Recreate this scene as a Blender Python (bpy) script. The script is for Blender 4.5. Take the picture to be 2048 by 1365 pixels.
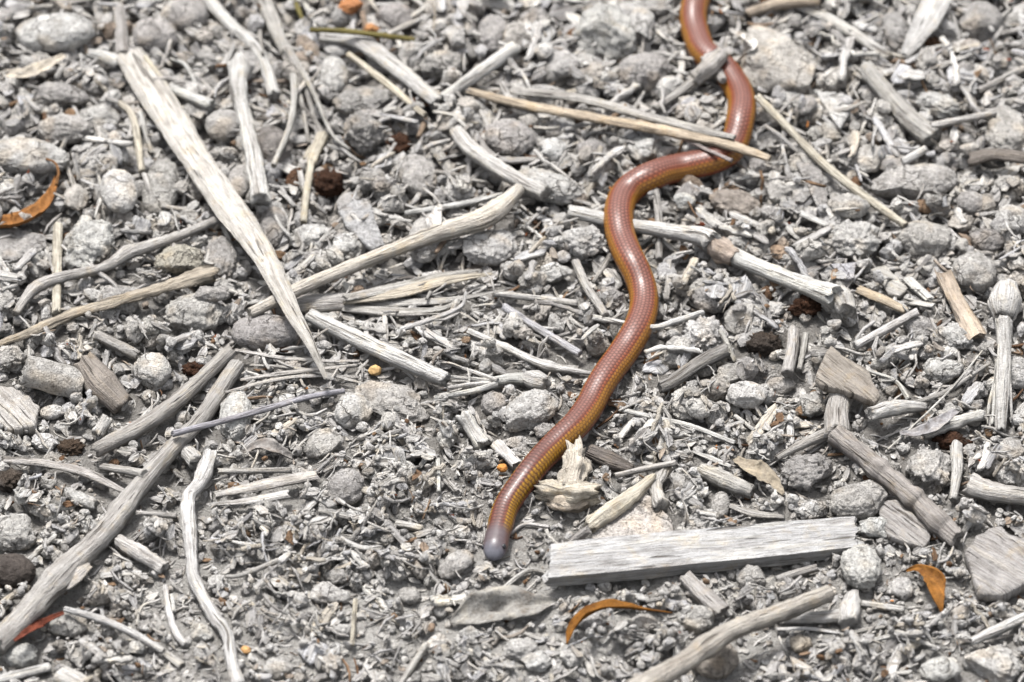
import bpy, bmesh, math, random
import numpy as np
from mathutils import Vector

for o in list(bpy.data.objects):
    bpy.data.objects.remove(o)
scene = bpy.context.scene
COL = scene.collection

# ------------------------------------------------------------------ camera
PITCH = math.radians(45.0)
DIST = 1.0
LENS, SENSOR = 180.0, 36.0
cam_data = bpy.data.cameras.new('camera')
cam_data.lens = LENS
cam_data.sensor_width = SENSOR
cam_data.clip_start = 0.01
cam_data.clip_end = 50.0
cam = bpy.data.objects.new('camera', cam_data)
COL.objects.link(cam)
CAM = np.array([0.0, -DIST * math.cos(PITCH), DIST * math.sin(PITCH)])
cam.location = CAM
cam.rotation_euler = (math.pi / 2 - PITCH, 0, 0)
scene.camera = cam
cam_data.dof.use_dof = True
cam_data.dof.focus_distance = 0.982
cam_data.dof.aperture_fstop = 19.0

# ------------------------------------------------------------------ light: bright overcast, sun high
SUN_EL, SUN_AZ = math.radians(68.0), math.radians(-25.0)
world = bpy.data.worlds.new('World')
scene.world = world
world.use_nodes = True
wn, wl = world.node_tree.nodes, world.node_tree.links
wn.clear()
sky = wn.new('ShaderNodeTexSky')
sky.sky_type = 'NISHITA'
sky.sun_disc = False
sky.sun_elevation = SUN_EL
sky.sun_rotation = SUN_AZ
sky.air_density = 1.0
sky.dust_density = 4.0
sky.ozone_density = 1.0
hs = wn.new('ShaderNodeHueSaturation')
hs.inputs['Saturation'].default_value = 0.22
bg = wn.new('ShaderNodeBackground')
bg.inputs['Strength'].default_value = 0.06
wo = wn.new('ShaderNodeOutputWorld')
wl.new(sky.outputs[0], hs.inputs['Color'])
wl.new(hs.outputs[0], bg.inputs['Color'])
wl.new(bg.outputs[0], wo.inputs['Surface'])
sd = bpy.data.lights.new('sun', 'SUN')
sd.energy = 1.5
sd.angle = math.radians(11)
sd.color = (1.0, 0.975, 0.945)
sun = bpy.data.objects.new('sun', sd)
COL.objects.link(sun)
sdir = Vector((math.sin(SUN_AZ) * math.cos(SUN_EL), math.cos(SUN_AZ) * math.cos(SUN_EL), math.sin(SUN_EL)))
sun.rotation_euler = sdir.to_track_quat('Z', 'Y').to_euler()
sun.location = sdir * 2.0
scene.view_settings.view_transform = 'Standard'
scene.view_settings.look = 'None'
scene.view_settings.gamma = 1.0
scene.view_settings.use_curve_mapping = False
scene.view_settings.exposure = 2.40

# ------------------------------------------------------------------ numeric helpers
rng = np.random.default_rng(7)
PERM = np.random.default_rng(3).permutation(256).astype(np.int64)
PERM = np.concatenate([PERM, PERM, PERM])
GRAD = np.random.default_rng(4).normal(size=(256, 3))
GRAD /= np.linalg.norm(GRAD, axis=1)[:, None]


def pnoise(P):
    P = np.asarray(P, float)
    I = np.floor(P).astype(np.int64)
    f = P - I
    u = f * f * f * (f * (f * 6 - 15) + 10)
    I &= 255
    out = 0.0
    for dx in (0, 1):
        wx = u[:, 0] if dx else 1 - u[:, 0]
        for dy in (0, 1):
            wy = u[:, 1] if dy else 1 - u[:, 1]
            for dz in (0, 1):
                wz = u[:, 2] if dz else 1 - u[:, 2]
                g = GRAD[PERM[PERM[PERM[(I[:, 0] + dx) & 255] + ((I[:, 1] + dy) & 255)] + ((I[:, 2] + dz) & 255)]]
                d = g[:, 0] * (f[:, 0] - dx) + g[:, 1] * (f[:, 1] - dy) + g[:, 2] * (f[:, 2] - dz)
                out = out + wx * wy * wz * d
    return out


def fbm(P, oct=4, gain=0.5):
    s, a, k = 0.0, 1.0, 1.0
    for i in range(oct):
        s = s + a * pnoise(P * k + 17.3 * i)
        a *= gain
        k *= 2.03
    return s


K = SENSOR / LENS / 2048.0            # angle of one photograph pixel
FWD = np.array([0, math.cos(PITCH), -math.sin(PITCH)])
UPV = np.array([0, math.sin(PITCH), math.cos(PITCH)])
RGT = np.array([1.0, 0, 0])


def ground_at(px, z):
    """where the line of sight through photograph points px (n,2) meets height z (n,)"""
    px = np.atleast_2d(np.asarray(px, float))
    d = FWD[None] + RGT[None] * ((px[:, 0:1] - 1024) * K) - UPV[None] * ((px[:, 1:2] - 682.5) * K)
    t = (np.asarray(z) - CAM[2]) / d[:, 2]
    return CAM[None] + d * t[:, None], t        # t = depth


# height map of everything laid down so far
CELL = 0.0006
X0, X1, Y0, Y1 = -0.17, 0.17, -0.15, 0.18
NX, NY = int((X1 - X0) / CELL), int((Y1 - Y0) / CELL)


def ground_z(x, y):
    P = np.stack([x, y, np.zeros_like(x)], 1)
    z = 0.0032 * fbm(P * 14 + 3.1, 2) + 0.0022 * fbm(P * 70 + 9.2, 3) + 0.0006 * fbm(P * 420 + 1.7, 3)
    fade = np.clip((0.30 - np.maximum(np.abs(x), np.abs(y))) / 0.10, 0, 1)
    return z * fade - 0.0015


gx, gy = np.meshgrid(X0 + (np.arange(NX) + .5) * CELL, Y0 + (np.arange(NY) + .5) * CELL, indexing='ij')
H = ground_z(gx.ravel(), gy.ravel()).reshape(NX, NY)
HG = H.copy()
MASK = np.zeros((NX, NY), bool)


def cells(V):
    ix = np.clip(((V[:, 0] - X0) / CELL).astype(int), 0, NX - 1)
    iy = np.clip(((V[:, 1] - Y0) / CELL).astype(int), 0, NY - 1)
    return ix, iy


def stamp(V, mask=True):
    ix, iy = cells(V)
    np.maximum.at(H, (ix, iy), V[:, 2])
    if mask:
        MASK[ix, iy] = True
        MASK[np.clip(ix + 1, 0, NX - 1), iy] = True
        MASK[ix, np.clip(iy + 1, 0, NY - 1)] = True


def rest(V, q):
    b = V[:, 2] < np.median(V[:, 2])
    ix, iy = cells(V[b])
    return np.percentile(H[ix, iy] - V[b, 2], q)


# ------------------------------------------------------------------ materials
def nodes_of(name):
    m = bpy.data.materials.new(name)
    m.use_nodes = True
    nt = m.node_tree
    nt.nodes.clear()
    return m, nt


class NT:
    def __init__(s, nt):
        s.nt = nt

    def n(s, typ, **kw):
        nd = s.nt.nodes.new(typ)
        for k, v in kw.items():
            if k.startswith('i_'):
                key = k[2:]
                key = int(key) if key.isdigit() else key.replace('_', ' ')
                if isinstance(v, bpy.types.NodeSocket):
                    s.nt.links.new(v, nd.inputs[key])
                else:
                    nd.inputs[key].default_value = v
            else:
                setattr(nd, k, v)
        return nd

    def math(s, op, a, b=0.0, clamp=False):
        return s.n('ShaderNodeMath', operation=op, use_clamp=clamp, i_0=a, i_1=b).outputs[0]

    def mix(s, f, a, b, mode='MIX'):
        nd = s.n('ShaderNodeMix', data_type='RGBA', blend_type=mode)
        for idx, v in ((0, f), (6, a), (7, b)):
            if isinstance(v, bpy.types.NodeSocket):
                s.nt.links.new(v, nd.inputs[idx])
            else:
                nd.inputs[idx].default_value = v if idx == 0 else (*v, 1) if len(v) == 3 else v
        return nd.outputs[2]

    def noise(s, vec, scale, detail=4, rough=.55, dist=0.0):
        nd = s.n('ShaderNodeTexNoise', i_Scale=scale, i_Detail=detail, i_Roughness=rough, i_Distortion=dist)
        s.nt.links.new(vec, nd.inputs['Vector'])
        return nd.outputs['Fac']

    def ramp(s, f, stops, interp='LINEAR'):
        nd = s.n('ShaderNodeValToRGB')
        cr = nd.color_ramp
        cr.interpolation = interp
        while len(cr.elements) < len(stops):
            cr.elements.new(0.5)
        for e, (p, c) in zip(cr.elements, stops):
            e.position = p
            e.color = (*c, 1) if len(c) == 3 else (c[0],) * 3 + (1,)
        s.nt.links.new(f, nd.inputs[0])
        return nd.outputs[0]

    def finish(s, col, rough, height, strength, dist, spec=.3):
        b = s.n('ShaderNodeBsdfPrincipled')
        s.nt.links.new(col, b.inputs['Base Color'])
        if isinstance(rough, bpy.types.NodeSocket):
            s.nt.links.new(rough, b.inputs['Roughness'])
        else:
            b.inputs['Roughness'].default_value = rough
        b.inputs['Specular IOR Level'].default_value = spec
        if height is not None:
            bp = s.n('ShaderNodeBump', i_Strength=strength, i_Distance=dist)
            s.nt.links.new(height, bp.inputs['Height'])
            s.nt.links.new(bp.outputs[0], b.inputs['Normal'])
        o = s.n('ShaderNodeOutputMaterial')
        s.nt.links.new(b.outputs[0], o.inputs['Surface'])
        return b


def g1(v):
    return (v, v, v)


def coords(t, stuff):
    """object coordinates shifted by a random amount per object"""
    tc = t.n('ShaderNodeTexCoord').outputs['Object']
    if stuff:
        r = t.n('ShaderNodeNewGeometry').outputs['Random Per Island']
        return tc, r
    oi = t.n('ShaderNodeObjectInfo')
    sh = t.n('ShaderNodeVectorMath', operation='SCALE', i_0=(3.1, 1.7, 2.3))
    t.nt.links.new(oi.outputs['Random'], sh.inputs[3])
    ad = t.n('ShaderNodeVectorMath', operation='ADD')
    t.nt.links.new(tc, ad.inputs[0])
    t.nt.links.new(sh.outputs[0], ad.inputs[1])
    return ad.outputs[0], oi


GREYS = [(0.0, (.48, .465, .44)), (.16, (.62, .60, .57)), (.34, (.52, .505, .49)), (.5, (.70, .68, .645)),
         (.66, (.57, .56, .555)), (.8, (.76, .74, .70)), (.94, (.50, .465, .42)), (.98, (.32, .21, .13)), (1.0, (.14, .075, .045))]


def mat_rock(name, stuff=False):
    m, nt = nodes_of(name)
    t = NT(nt)
    vec, oi = coords(t, stuff)
    base = t.ramp(oi, GREYS) if stuff else oi.outputs['Color']
    base = t.mix(1.0, base, (.59, .59, .595), 'MULTIPLY')
    n1 = t.noise(vec, 330, 3, .6)
    n2 = t.noise(vec, 1300, 4, .75)
    n3 = t.noise(vec, 2900, 2, .7)
    c = t.mix(1.0, base, t.ramp(n1, [(.28, (.66, .65, .63)), (.5, g1(.98)), (.72, (1.25, 1.24, 1.21))]), 'MULTIPLY')
    c = t.mix(1.0, c, t.ramp(n2, [(.3, (.60, .585, .57)), (.48, g1(1.0)), (.7, g1(1.25))]), 'MULTIPLY')
    spots = t.ramp(n3, [(.35, g1(1)), (.42, g1(0))])
    c = t.mix(t.math('MULTIPLY', spots, .32), c, (.075, .067, .058))
    warm = t.ramp(t.noise(vec, 210, 1, .5), [(.55, g1(0)), (.72, g1(.45))])
    c = t.mix(warm, c, t.mix(1.0, c, (1.12, .97, .78), 'MULTIPLY'))
    # hairline cracks
    vo = t.n('ShaderNodeTexVoronoi', feature='DISTANCE_TO_EDGE', i_Scale=150.0)
    wv = t.n('ShaderNodeVectorMath', operation='MULTIPLY_ADD', i_1=(.004, .004, .004))
    nc = t.n('ShaderNodeTexNoise', i_Scale=400.0, i_Detail=3.0)
    nt.links.new(vec, nc.inputs['Vector'])
    nt.links.new(nc.outputs['Color'], wv.inputs[0])
    nt.links.new(vec, wv.inputs[2])
    nt.links.new(wv.outputs[0], vo.inputs['Vector'])
    gate = t.ramp(t.noise(vec, 120, 1, .5), [(.50, g1(0)), (.56, g1(1))])
    crack = t.math('MULTIPLY', t.ramp(vo.outputs['Distance'], [(.0, g1(1)), (.035, g1(0))]), gate)
    c = t.mix(t.math('MULTIPLY', crack, .6), c, (.07, .06, .05))
    h = t.math('ADD', t.math('MULTIPLY', n2, 1.0), t.math('MULTIPLY', n1, .8))
    h = t.math('SUBTRACT', h, t.math('MULTIPLY', crack, .6))
    h = t.math('SUBTRACT', h, t.math('MULTIPLY', spots, .35))
    t.finish(c, .92, h, 1.0, .0012, .12)
    return m


def mat_wood(name, stuff=False):
    m, nt = nodes_of(name)
    t = NT(nt)
    uv = t.n('ShaderNodeUVMap').outputs[0]
    tc, oi = coords(t, stuff)
    rnd = oi if stuff else oi.outputs['Random']
    base = t.ramp(oi, GREYS) if stuff else oi.outputs['Color']
    base = t.mix(1.0, base, (.575, .575, .58), 'MULTIPLY')
    mp = t.n('ShaderNodeVectorMath', operation='MULTIPLY', i_1=(1.0, .07, 1.0))
    nt.links.new(uv, mp.inputs[0])
    sh = t.n('ShaderNodeVectorMath', operation='SCALE', i_0=(1.3, 2.7, 4.1))
    nt.links.new(rnd, sh.inputs[3])
    ad = t.n('ShaderNodeVectorMath', operation='ADD')
    nt.links.new(mp.outputs[0], ad.inputs[0])
    nt.links.new(sh.outputs[0], ad.inputs[1])
    gv = ad.outputs[0]
    grain = t.noise(gv, 2600, 4, .65)
    grain2 = t.noise(gv, 800, 3, .6)
    blot = t.noise(tc, 260, 4, .6)
    speck = t.noise(tc, 2300, 3, .65)
    c = t.mix(1.0, base, t.ramp(grain, [(.28, (.50, .48, .46)), (.5, g1(1.0)), (.72, g1(1.2))]), 'MULTIPLY')
    c = t.mix(1.0, c, t.ramp(grain2, [(.3, (.74, .71, .68)), (.5, g1(1.0)), (.7, (1.1, 1.07, 1.0))]), 'MULTIPLY')
    c = t.mix(t.ramp(blot, [(.5, g1(0)), (.68, g1(.65))]), c, t.mix(1.0, c, (.66, .65, .64), 'MULTIPLY'))
    c = t.mix(t.ramp(blot, [(.30, g1(.55)), (.44, g1(0))]), c, t.mix(1.0, c, (1.06, .94, .74), 'MULTIPLY'))
    cr = t.ramp(t.noise(gv, 1150, 2, .5), [(.29, g1(1)), (.345, g1(0))])
    c = t.mix(t.math('MULTIPLY', cr, .75), c, (.075, .065, .055))
    sp = t.ramp(speck, [(.30, g1(1)), (.37, g1(0))])
    c = t.mix(t.math('MULTIPLY', sp, .6), c, (.12, .10, .085))
    h = t.math('ADD', grain, t.math('MULTIPLY', grain2, 1.2))
    h = t.math('SUBTRACT', h, t.math('MULTIPLY', cr, 1.0))
    h = t.math('ADD', h, t.math('MULTIPLY', speck, .5))
    t.finish(c, .88, h, 1.0, .0009, .15)
    return m


def mat_ground():
    m, nt = nodes_of('soil')
    t = NT(nt)
    tc = t.n('ShaderNodeTexCoord').outputs['Object']
    n1 = t.noise(tc, 60, 4, .6)
    n2 = t.noise(tc, 620, 5, .8)
    n3 = t.noise(tc, 2600, 4, .7)
    c = t.ramp(n1, [(.3, (.17, .158, .145)), (.5, (.24, .228, .212)), (.7, (.31, .297, .28))])
    pd = t.n('ShaderNodeVertexColor', layer_name='Dust').outputs[0]
    c = t.mix(pd, c, t.ramp(n1, [(.3, (.40, .387, .365)), (.7, (.48, .465, .44))]))
    c = t.mix(1.0, c, t.ramp(n2, [(.3, (.6, .58, .56)), (.5, g1(1)), (.7, g1(1.18))]), 'MULTIPLY')
    c = t.mix(1.0, c, t.ramp(n3, [(.32, (.55, .52, .5)), (.46, g1(1)), (.7, g1(1.12))]), 'MULTIPLY')
    h = t.math('ADD', n2, t.math('MULTIPLY', n3, .5))
    t.finish(c, .95, h, 1.0, .003, .1)
    return m


def mat_leaf():
    m, nt = nodes_of('dry_leaf')
    t = NT(nt)
    vec, oi = coords(t, False)
    uv = t.n('ShaderNodeUVMap').outputs[0]
    w = t.n('ShaderNodeTexWave', wave_type='BANDS', i_Scale=160.0, i_Distortion=3.0, i_Detail=2.0)
    nt.links.new(uv, w.inputs['Vector'])
    n1 = t.noise(vec, 280, 4, .6)
    n2 = t.noise(vec, 1900, 4, .6)
    c = t.mix(1.0, oi.outputs['Color'], t.ramp(n1, [(.3, (.55, .48, .42)), (.5, g1(1)), (.7, (1.25, 1.2, 1.1))]), 'MULTIPLY')
    c = t.mix(1.0, c, t.ramp(n2, [(.3, g1(.68)), (.5, g1(1)), (.7, g1(1.15))]), 'MULTIPLY')
    c = t.mix(t.math('MULTIPLY', t.ramp(w.outputs['Fac'], [(.8, g1(0)), (1, g1(1))]), .3), c, t.mix(1.0, c, (1.7, 1.7, 1.7), 'MULTIPLY'))
    h = t.math('ADD', n2, t.math('MULTIPLY', w.outputs['Fac'], .5))
    b = t.finish(c, .75, h, .6, .0004, .12)
    return m


def mat_skin():
    m, nt = nodes_of('skink_skin')
    t = NT(nt)
    at = t.n('ShaderNodeVertexColor', layer_name='Col').outputs[0]
    tc = t.n('ShaderNodeTexCoord').outputs['Object']
    n = t.noise(tc, 1500, 3, .6)
    c = t.mix(1.0, at, t.ramp(n, [(.3, g1(.85)), (.7, g1(1.12))]), 'MULTIPLY')
    n2 = t.noise(tc, 5000, 2, .5)
    b = t.finish(c, .40, n2, .15, .0001, .32)
    b.inputs['Coat Weight'].default_value = .05
    b.inputs['Coat Roughness'].default_value = .16
    return m


def mat_eye():
    m, nt = nodes_of('eye_black')
    t = NT(nt)
    tc = t.n('ShaderNodeTexCoord').outputs['Object']
    c = t.ramp(t.noise(tc, 900, 2, .5), [(.3, (.006, .006, .008)), (.7, (.014, .013, .016))])
    t.finish(c, .22, None, 0, 0, .4)
    return m


ROCK, WOOD, LEAF = mat_rock('grey_stone'), mat_wood('weathered_wood'), mat_leaf()
ROCK_STUFF, WOOD_STUFF = mat_rock('crumb_stone', True), mat_wood('crumb_wood', True)
SOIL, SKIN, EYE = mat_ground(), mat_skin(), mat_eye()

PAL = dict(white=(.70, .69, .665), pale=(.64, .625, .595), cream=(.66, .61, .51), grey=(.45, .43, .41), mid=(.53, .51, .48),
           tan=(.50, .37, .23), dark=(.22, .195, .175), lav=(.52, .51, .53), brown=(.29, .22, .165), rot=(.085, .042, .025),
           ochre=(.105, .043, .006), red=(.085, .024, .014), peach=(.62, .47, .35), pink=(.66, .62, .57), olive=(.22, .19, .07),
           orange=(.30, .13, .035), black=(.07, .06, .055))


# ------------------------------------------------------------------ object helpers
def make_mesh(name, V, F, uv=None, smooth=True):
    me = bpy.data.meshes.new(name)
    V = np.asarray(V, np.float32)
    lens = np.array([len(f) for f in F], np.int32)
    flat = np.concatenate([np.asarray(f, np.int32) for f in F]) if not isinstance(F, np.ndarray) else F.ravel().astype(np.int32)
    me.vertices.add(len(V))
    me.vertices.foreach_set('co', V.ravel())
    me.loops.add(len(flat))
    me.loops.foreach_set('vertex_index', flat)
    me.polygons.add(len(lens))
    st = np.zeros(len(lens), np.int32)
    st[1:] = np.cumsum(lens)[:-1]
    me.polygons.foreach_set('loop_start', st)
    me.polygons.foreach_set('loop_total', lens)
    if smooth:
        me.polygons.foreach_set('use_smooth', np.ones(len(lens), bool))
    if uv is not None:
        l = me.uv_layers.new(name='UVMap')
        l.data.foreach_set('uv', np.asarray(uv, np.float32)[flat].ravel())
    me.update()
    me.validate()
    return me


def thing(name, V, F, mat, label, cat, color='grey', group=None, uv=None, parent=None, stampit=True, jit=.06):
    """one mesh object with its origin at its base; V in world coordinates"""
    V = np.asarray(V, float)
    if stampit:
        stamp(V)
    base = np.array([V[:, 0].mean(), V[:, 1].mean(), V[:, 2].min()])
    if parent is not None:
        base = np.array(parent.location)
    me = make_mesh(name, V - base, F, uv)
    me.materials.append(mat)
    o = bpy.data.objects.new(name, me)
    o.location = base
    COL.objects.link(o)
    c = np.array(PAL[color] if isinstance(color, str) else color)
    c = c * (1 + rng.uniform(-jit, jit)) * (1 + rng.uniform(-jit, jit, 3) * .12)
    o.color = (*np.clip(c, 0, .9), 1)
    if parent is not None:
        o.parent = parent
        o.location = (0, 0, 0)
    else:
        o['label'] = label
        o['category'] = cat
        if group:
            o['group'] = group
    return o


def root(name, loc, label, cat, group=None):
    o = bpy.data.objects.new(name, None)
    o.empty_display_size = .005
    o.location = loc
    COL.objects.link(o)
    o['label'] = label
    o['category'] = cat
    if group:
        o['group'] = group
    return o


def ico(sub):
    bm = bmesh.new()
    bmesh.ops.create_icosphere(bm, subdivisions=sub, radius=1.0)
    V = np.array([v.co[:] for v in bm.verts])
    F = np.array([[v.index for v in f.verts] for f in bm.faces])
    bm.free()
    return V, F


ICO = {s: ico(s) for s in (1, 2, 3, 4, 5)}


def rock_shape(sub, r, facets=0, rough=.12, fine=.03, flat=.72):
    """unit lump: a ball cut by random planes and roughened"""
    V, F = ICO[sub]
    V = V.copy()
    for k in range(facets):
        n = r.normal(size=3)
        n /= np.linalg.norm(n)
        d = r.uniform(flat, .95)
        s = V @ n
        V -= n[None] * np.maximum(s - d, 0)[:, None] * .94
    off = r.uniform(0, 200, 3)
    k = 1 + rough * 1.6 * fbm(V * 1.3 + off, 2) + fine * 2.6 * fbm(V * 4.5 + off, 4, .62)
    V = V * k[:, None]
    return V / np.abs(V).max(0)[None], F


def rotz(a):
    c, s = math.cos(a), math.sin(a)
    return np.array([[c, -s, 0], [s, c, 0], [0, 0, 1]])


def roteul(ax, ay, az):
    ca, sa, cb, sb = math.cos(ax), math.sin(ax), math.cos(ay), math.sin(ay)
    A = np.array([[1, 0, 0], [0, ca, -sa], [0, sa, ca]])
    B = np.array([[cb, 0, sb], [0, 1, 0], [-sb, 0, cb]])
    return rotz(az) @ B @ A


SEED = [100]


def rnd():
    SEED[0] += 1
    return np.random.default_rng(SEED[0])


def rock(px, py, a, b, ang, label, cat='pebble', name='pebble', color='mid', facets=3, rough=.14, fine=.045, sink=.3,
         tall=.82, q=70, mat=None, sub=None, flat=.72):
    """lump seen in the photograph at px,py with half-sizes a,b (pixels), its long axis turned ang degrees"""
    r = rnd()
    if sub is None:
        sub = 5 if max(a, b) > 46 else 4
    U, F = rock_shape(sub, r, facets, rough, fine, flat)
    A = math.radians(ang)
    ca, sa = math.cos(A), math.sin(A)
    aw = a * math.sqrt(ca * ca + 1.25 * sa * sa)
    bw = b * math.sqrt(sa * sa + 1.25 * ca * ca)
    cw = min(a, b) * tall
    ga = math.atan2(-sa / math.sin(PITCH), ca)
    R = rotz(ga) @ roteul(r.uniform(-.14, .14), r.uniform(-.14, .14), 0)
    zc = .002
    for it in range(4):
        P, d = ground_at([(px, py)], np.array([zc]))
        s = K * d[0]
        L = (U * np.array([aw, bw, cw]) * s) @ R.T
        V = L + np.array([P[0, 0], P[0, 1], 0])
        zc = rest(V, q) - sink * cw * s
    V[:, 2] += zc
    return thing(name, V, F, mat or ROCK, label, cat, color)


def catmull(P, n):
    P = np.asarray(P, float)
    if len(P) == 2:
        t = np.linspace(0, 1, n)[:, None]
        return P[0] * (1 - t) + P[1] * t, np.linspace(0, 1, n)
    Q = np.vstack([2 * P[0] - P[1], P, 2 * P[-1] - P[-2]])
    d = np.concatenate([[0], np.cumsum(np.linalg.norm(np.diff(P[:, :2], axis=0), axis=1))])
    s = np.linspace(0, d[-1], n)
    i = np.clip(np.searchsorted(d, s, 'right') - 1, 0, len(P) - 2)
    t = ((s - d[i]) / (d[i + 1] - d[i]))[:, None]
    p0, p1, p2, p3 = Q[i], Q[i + 1], Q[i + 2], Q[i + 3]
    out = .5 * (2 * p1 + (p2 - p0) * t + (2 * p0 - 5 * p1 + 4 * p2 - p3) * t ** 2 + (3 * p1 - p0 - 3 * p2 + p3) * t ** 3)
    return out, s / d[-1]


def rest_line(t, h):
    """the straight line on which a rigid stick comes to lie over bumps h(t)"""
    pts = list(zip(t, h))
    hull = []
    for p in pts:
        while len(hull) >= 2 and (hull[-1][0] - hull[-2][0]) * (p[1] - hull[-2][1]) - (hull[-1][1] - hull[-2][1]) * (p[0] - hull[-2][0]) >= 0:
            hull.pop()
        hull.append(p)
    for (t0, h0), (t1, h1) in zip(hull[:-1], hull[1:]):
        if t0 <= .5 <= t1:
            break
    return h0 + (h1 - h0) * (np.asarray(t) - t0) / max(t1 - t0, 1e-6)


def tube_mesh(C, W, Hh, r, nseg=14, rough=.07, ridge=.08, jag=.5, pw=2.0, cap=True, skew=0.0, twist=0.0):
    n = len(C)
    T = np.gradient(C, axis=0)
    T /= np.linalg.norm(T, axis=1)[:, None]
    S = np.cross(T, np.array([0, 0, 1.0]))
    S /= np.maximum(np.linalg.norm(S, axis=1), 1e-9)[:, None]
    Un = np.cross(S, T)
    arc = np.concatenate([[0], np.cumsum(np.linalg.norm(np.diff(C, axis=0), axis=1))])
    ang = np.arange(nseg) * 2 * math.pi / nseg
    e = 2.0 / pw
    cx = np.sign(np.cos(ang)) * np.abs(np.cos(ang)) ** e
    cy = np.sign(np.sin(ang)) * np.abs(np.sin(ang)) ** e
    if pw >= 10:                              # sawn: a plain rectangle, corners kept
        m = max(2, nseg // 10)
        l = (nseg - 2 * m) // 2
        u_ = np.linspace(1, -1, l, endpoint=False)
        v_ = np.linspace(1, -1, m, endpoint=False)
        cx = np.concatenate([u_, np.full(m, -1.0), -u_, np.full(m, 1.0)])
        cy = np.concatenate([np.full(l, 1.0), v_, np.full(l, -1.0), -v_])
        ang = np.arctan2(cy, cx)
    A, X = np.meshgrid(arc, ang, indexing='ij')
    off = r.uniform(0, 100, 3)
    wm = max(W.mean(), 1e-5)
    P1 = np.stack([np.cos(X).ravel() * 2.4, np.sin(X).ravel() * 2.4, A.ravel() / wm * .16], 1) + off
    P2 = np.stack([np.cos(X).ravel() * .9, np.sin(X).ravel() * .9, A.ravel() / wm * .75], 1) + off + 31
    k = 1 + ridge * 2 * fbm(P1, 2).reshape(n, nseg) + rough * 2 * fbm(P2, 3).reshape(n, nseg)
    if twist:
        tw = twist * np.linspace(-.5, .5, n)
        S, Un = S * np.cos(tw)[:, None] + Un * np.sin(tw)[:, None], Un * np.cos(tw)[:, None] - S * np.sin(tw)[:, None]
    V = C[:, None, :] + S[:, None, :] * (W[:, None] * cx[None] * k)[..., None] + Un[:, None, :] * (Hh[:, None] * cy[None] * k)[..., None]
    # broken, uneven ends
    for end, sg in ((0, -1), (n - 1, 1)):
        j = jag * fbm(np.stack([np.cos(ang) * 1.9, np.sin(ang) * 1.9, np.full(nseg, end * 1.0)], 1) + off, 3) * W[end] * 1.6
        j = j + skew * cx * W[end] * sg
        for q, f in ((0, 1.0), (1, .55), (2, .25)):
            i = end + q if end == 0 else end - q
            if 0 <= i < n:
                V[i] += T[end][None] * (sg * j * f)[:, None]
    UV = np.stack([(X / (2 * math.pi) * 2 * math.pi * wm), A], -1)
    V = V.reshape(-1, 3)
    UV = UV.reshape(-1, 2)
    i = np.arange(n - 1)[:, None] * nseg
    j = np.arange(nseg)[None]
    j2 = (j + 1) % nseg
    F = np.stack([i + j, i + j2, i + nseg + j2, i + nseg + j], -1).reshape(-1, 4)
    F = [tuple(f) for f in F[:, ::-1]]
    if cap:
        for end, sg in ((0, -1), (n - 1, 1)):
            rb = len(V)
            ring = V[end * nseg:(end + 1) * nseg]
            c = ring.mean(0)
            inner = c + (ring - c) * .6 - T[end] * sg * W[end] * .12 + T[end] * (sg * W[end] * .3) * r.normal(0, .5, (nseg, 1))
            V = np.vstack([V, inner, c - T[end] * sg * W[end] * .2])
            UV = np.vstack([UV, UV[end * nseg:(end + 1) * nseg] * [.6, 1] + [0, .002], [[0, arc[end] + .001]]])
            for q in range(nseg):
                q2 = (q + 1) % nseg
                a, b = end * nseg + q, end * nseg + q2
                f1 = (a, b, rb + q2, rb + q)
                f2 = (rb + q, rb + q2, rb + nseg)
                if sg < 0:
                    F += [f1, f2]
                else:
                    F += [f1[::-1], f2[::-1]]
    return V, F, UV


def lay(pts, rad, flatness=1.0, sink=.25, flex=0.0, lift=None, nmax=110, soft=.5, knots=()):
    """centre line, half-width and half-height of a stick that lies where the photograph shows pts"""
    pts = np.asarray(pts, float)
    L = np.linalg.norm(np.diff(pts, axis=0), axis=1).sum()
    n = int(np.clip(L / 5.0, 8, nmax))
    S, t = catmull(pts, n)
    rad = np.atleast_1d(np.asarray(rad, float))
    rp = np.interp(t, np.linspace(0, 1, len(rad)), rad)
    for kt, ka, kw in knots:
        rp = rp * (1 + ka * np.exp(-((t - kt) / kw) ** 2))
    z = np.full(n, .003)
    for it in range(4):
        P, d = ground_at(S, z)
        w = rp * K * d
        hh = w * flatness
        side = np.gradient(P, axis=0)[:, :2]
        side = np.stack([-side[:, 1], side[:, 0]], 1)
        side /= np.maximum(np.linalg.norm(side, axis=1), 1e-9)[:, None]
        hs_ = []
        for k in (-.7, 0, .7):
            Q = P.copy()
            Q[:, :2] += side * (w * k)[:, None]
            hs_.append(H[cells(Q)])
        hs_ = np.array(hs_)
        h = soft * hs_.max(0) + (1 - soft) * hs_.mean(0)
        ker = np.ones(5) / 5
        hsm = np.convolve(np.pad(h, 2, 'edge'), ker, 'valid')
        line = rest_line(t, hsm)
        if flex > 0:
            m = max(3, int(n * .22) | 1)
            sm = np.convolve(np.pad(h, m // 2, 'edge'), np.ones(m) / m, 'valid')
            sm = np.convolve(np.pad(sm, m // 2, 'edge'), np.ones(m) / m, 'valid')
            line = line * (1 - flex) + (sm + .0003) * flex
        z = line + hh * (1 - 2 * sink * .5) 
        if lift is not None:
            z = z + np.interp(t, np.linspace(0, 1, len(lift)), lift) * K
    P, d = ground_at(S, z)
    return P, w, hh, t


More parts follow.
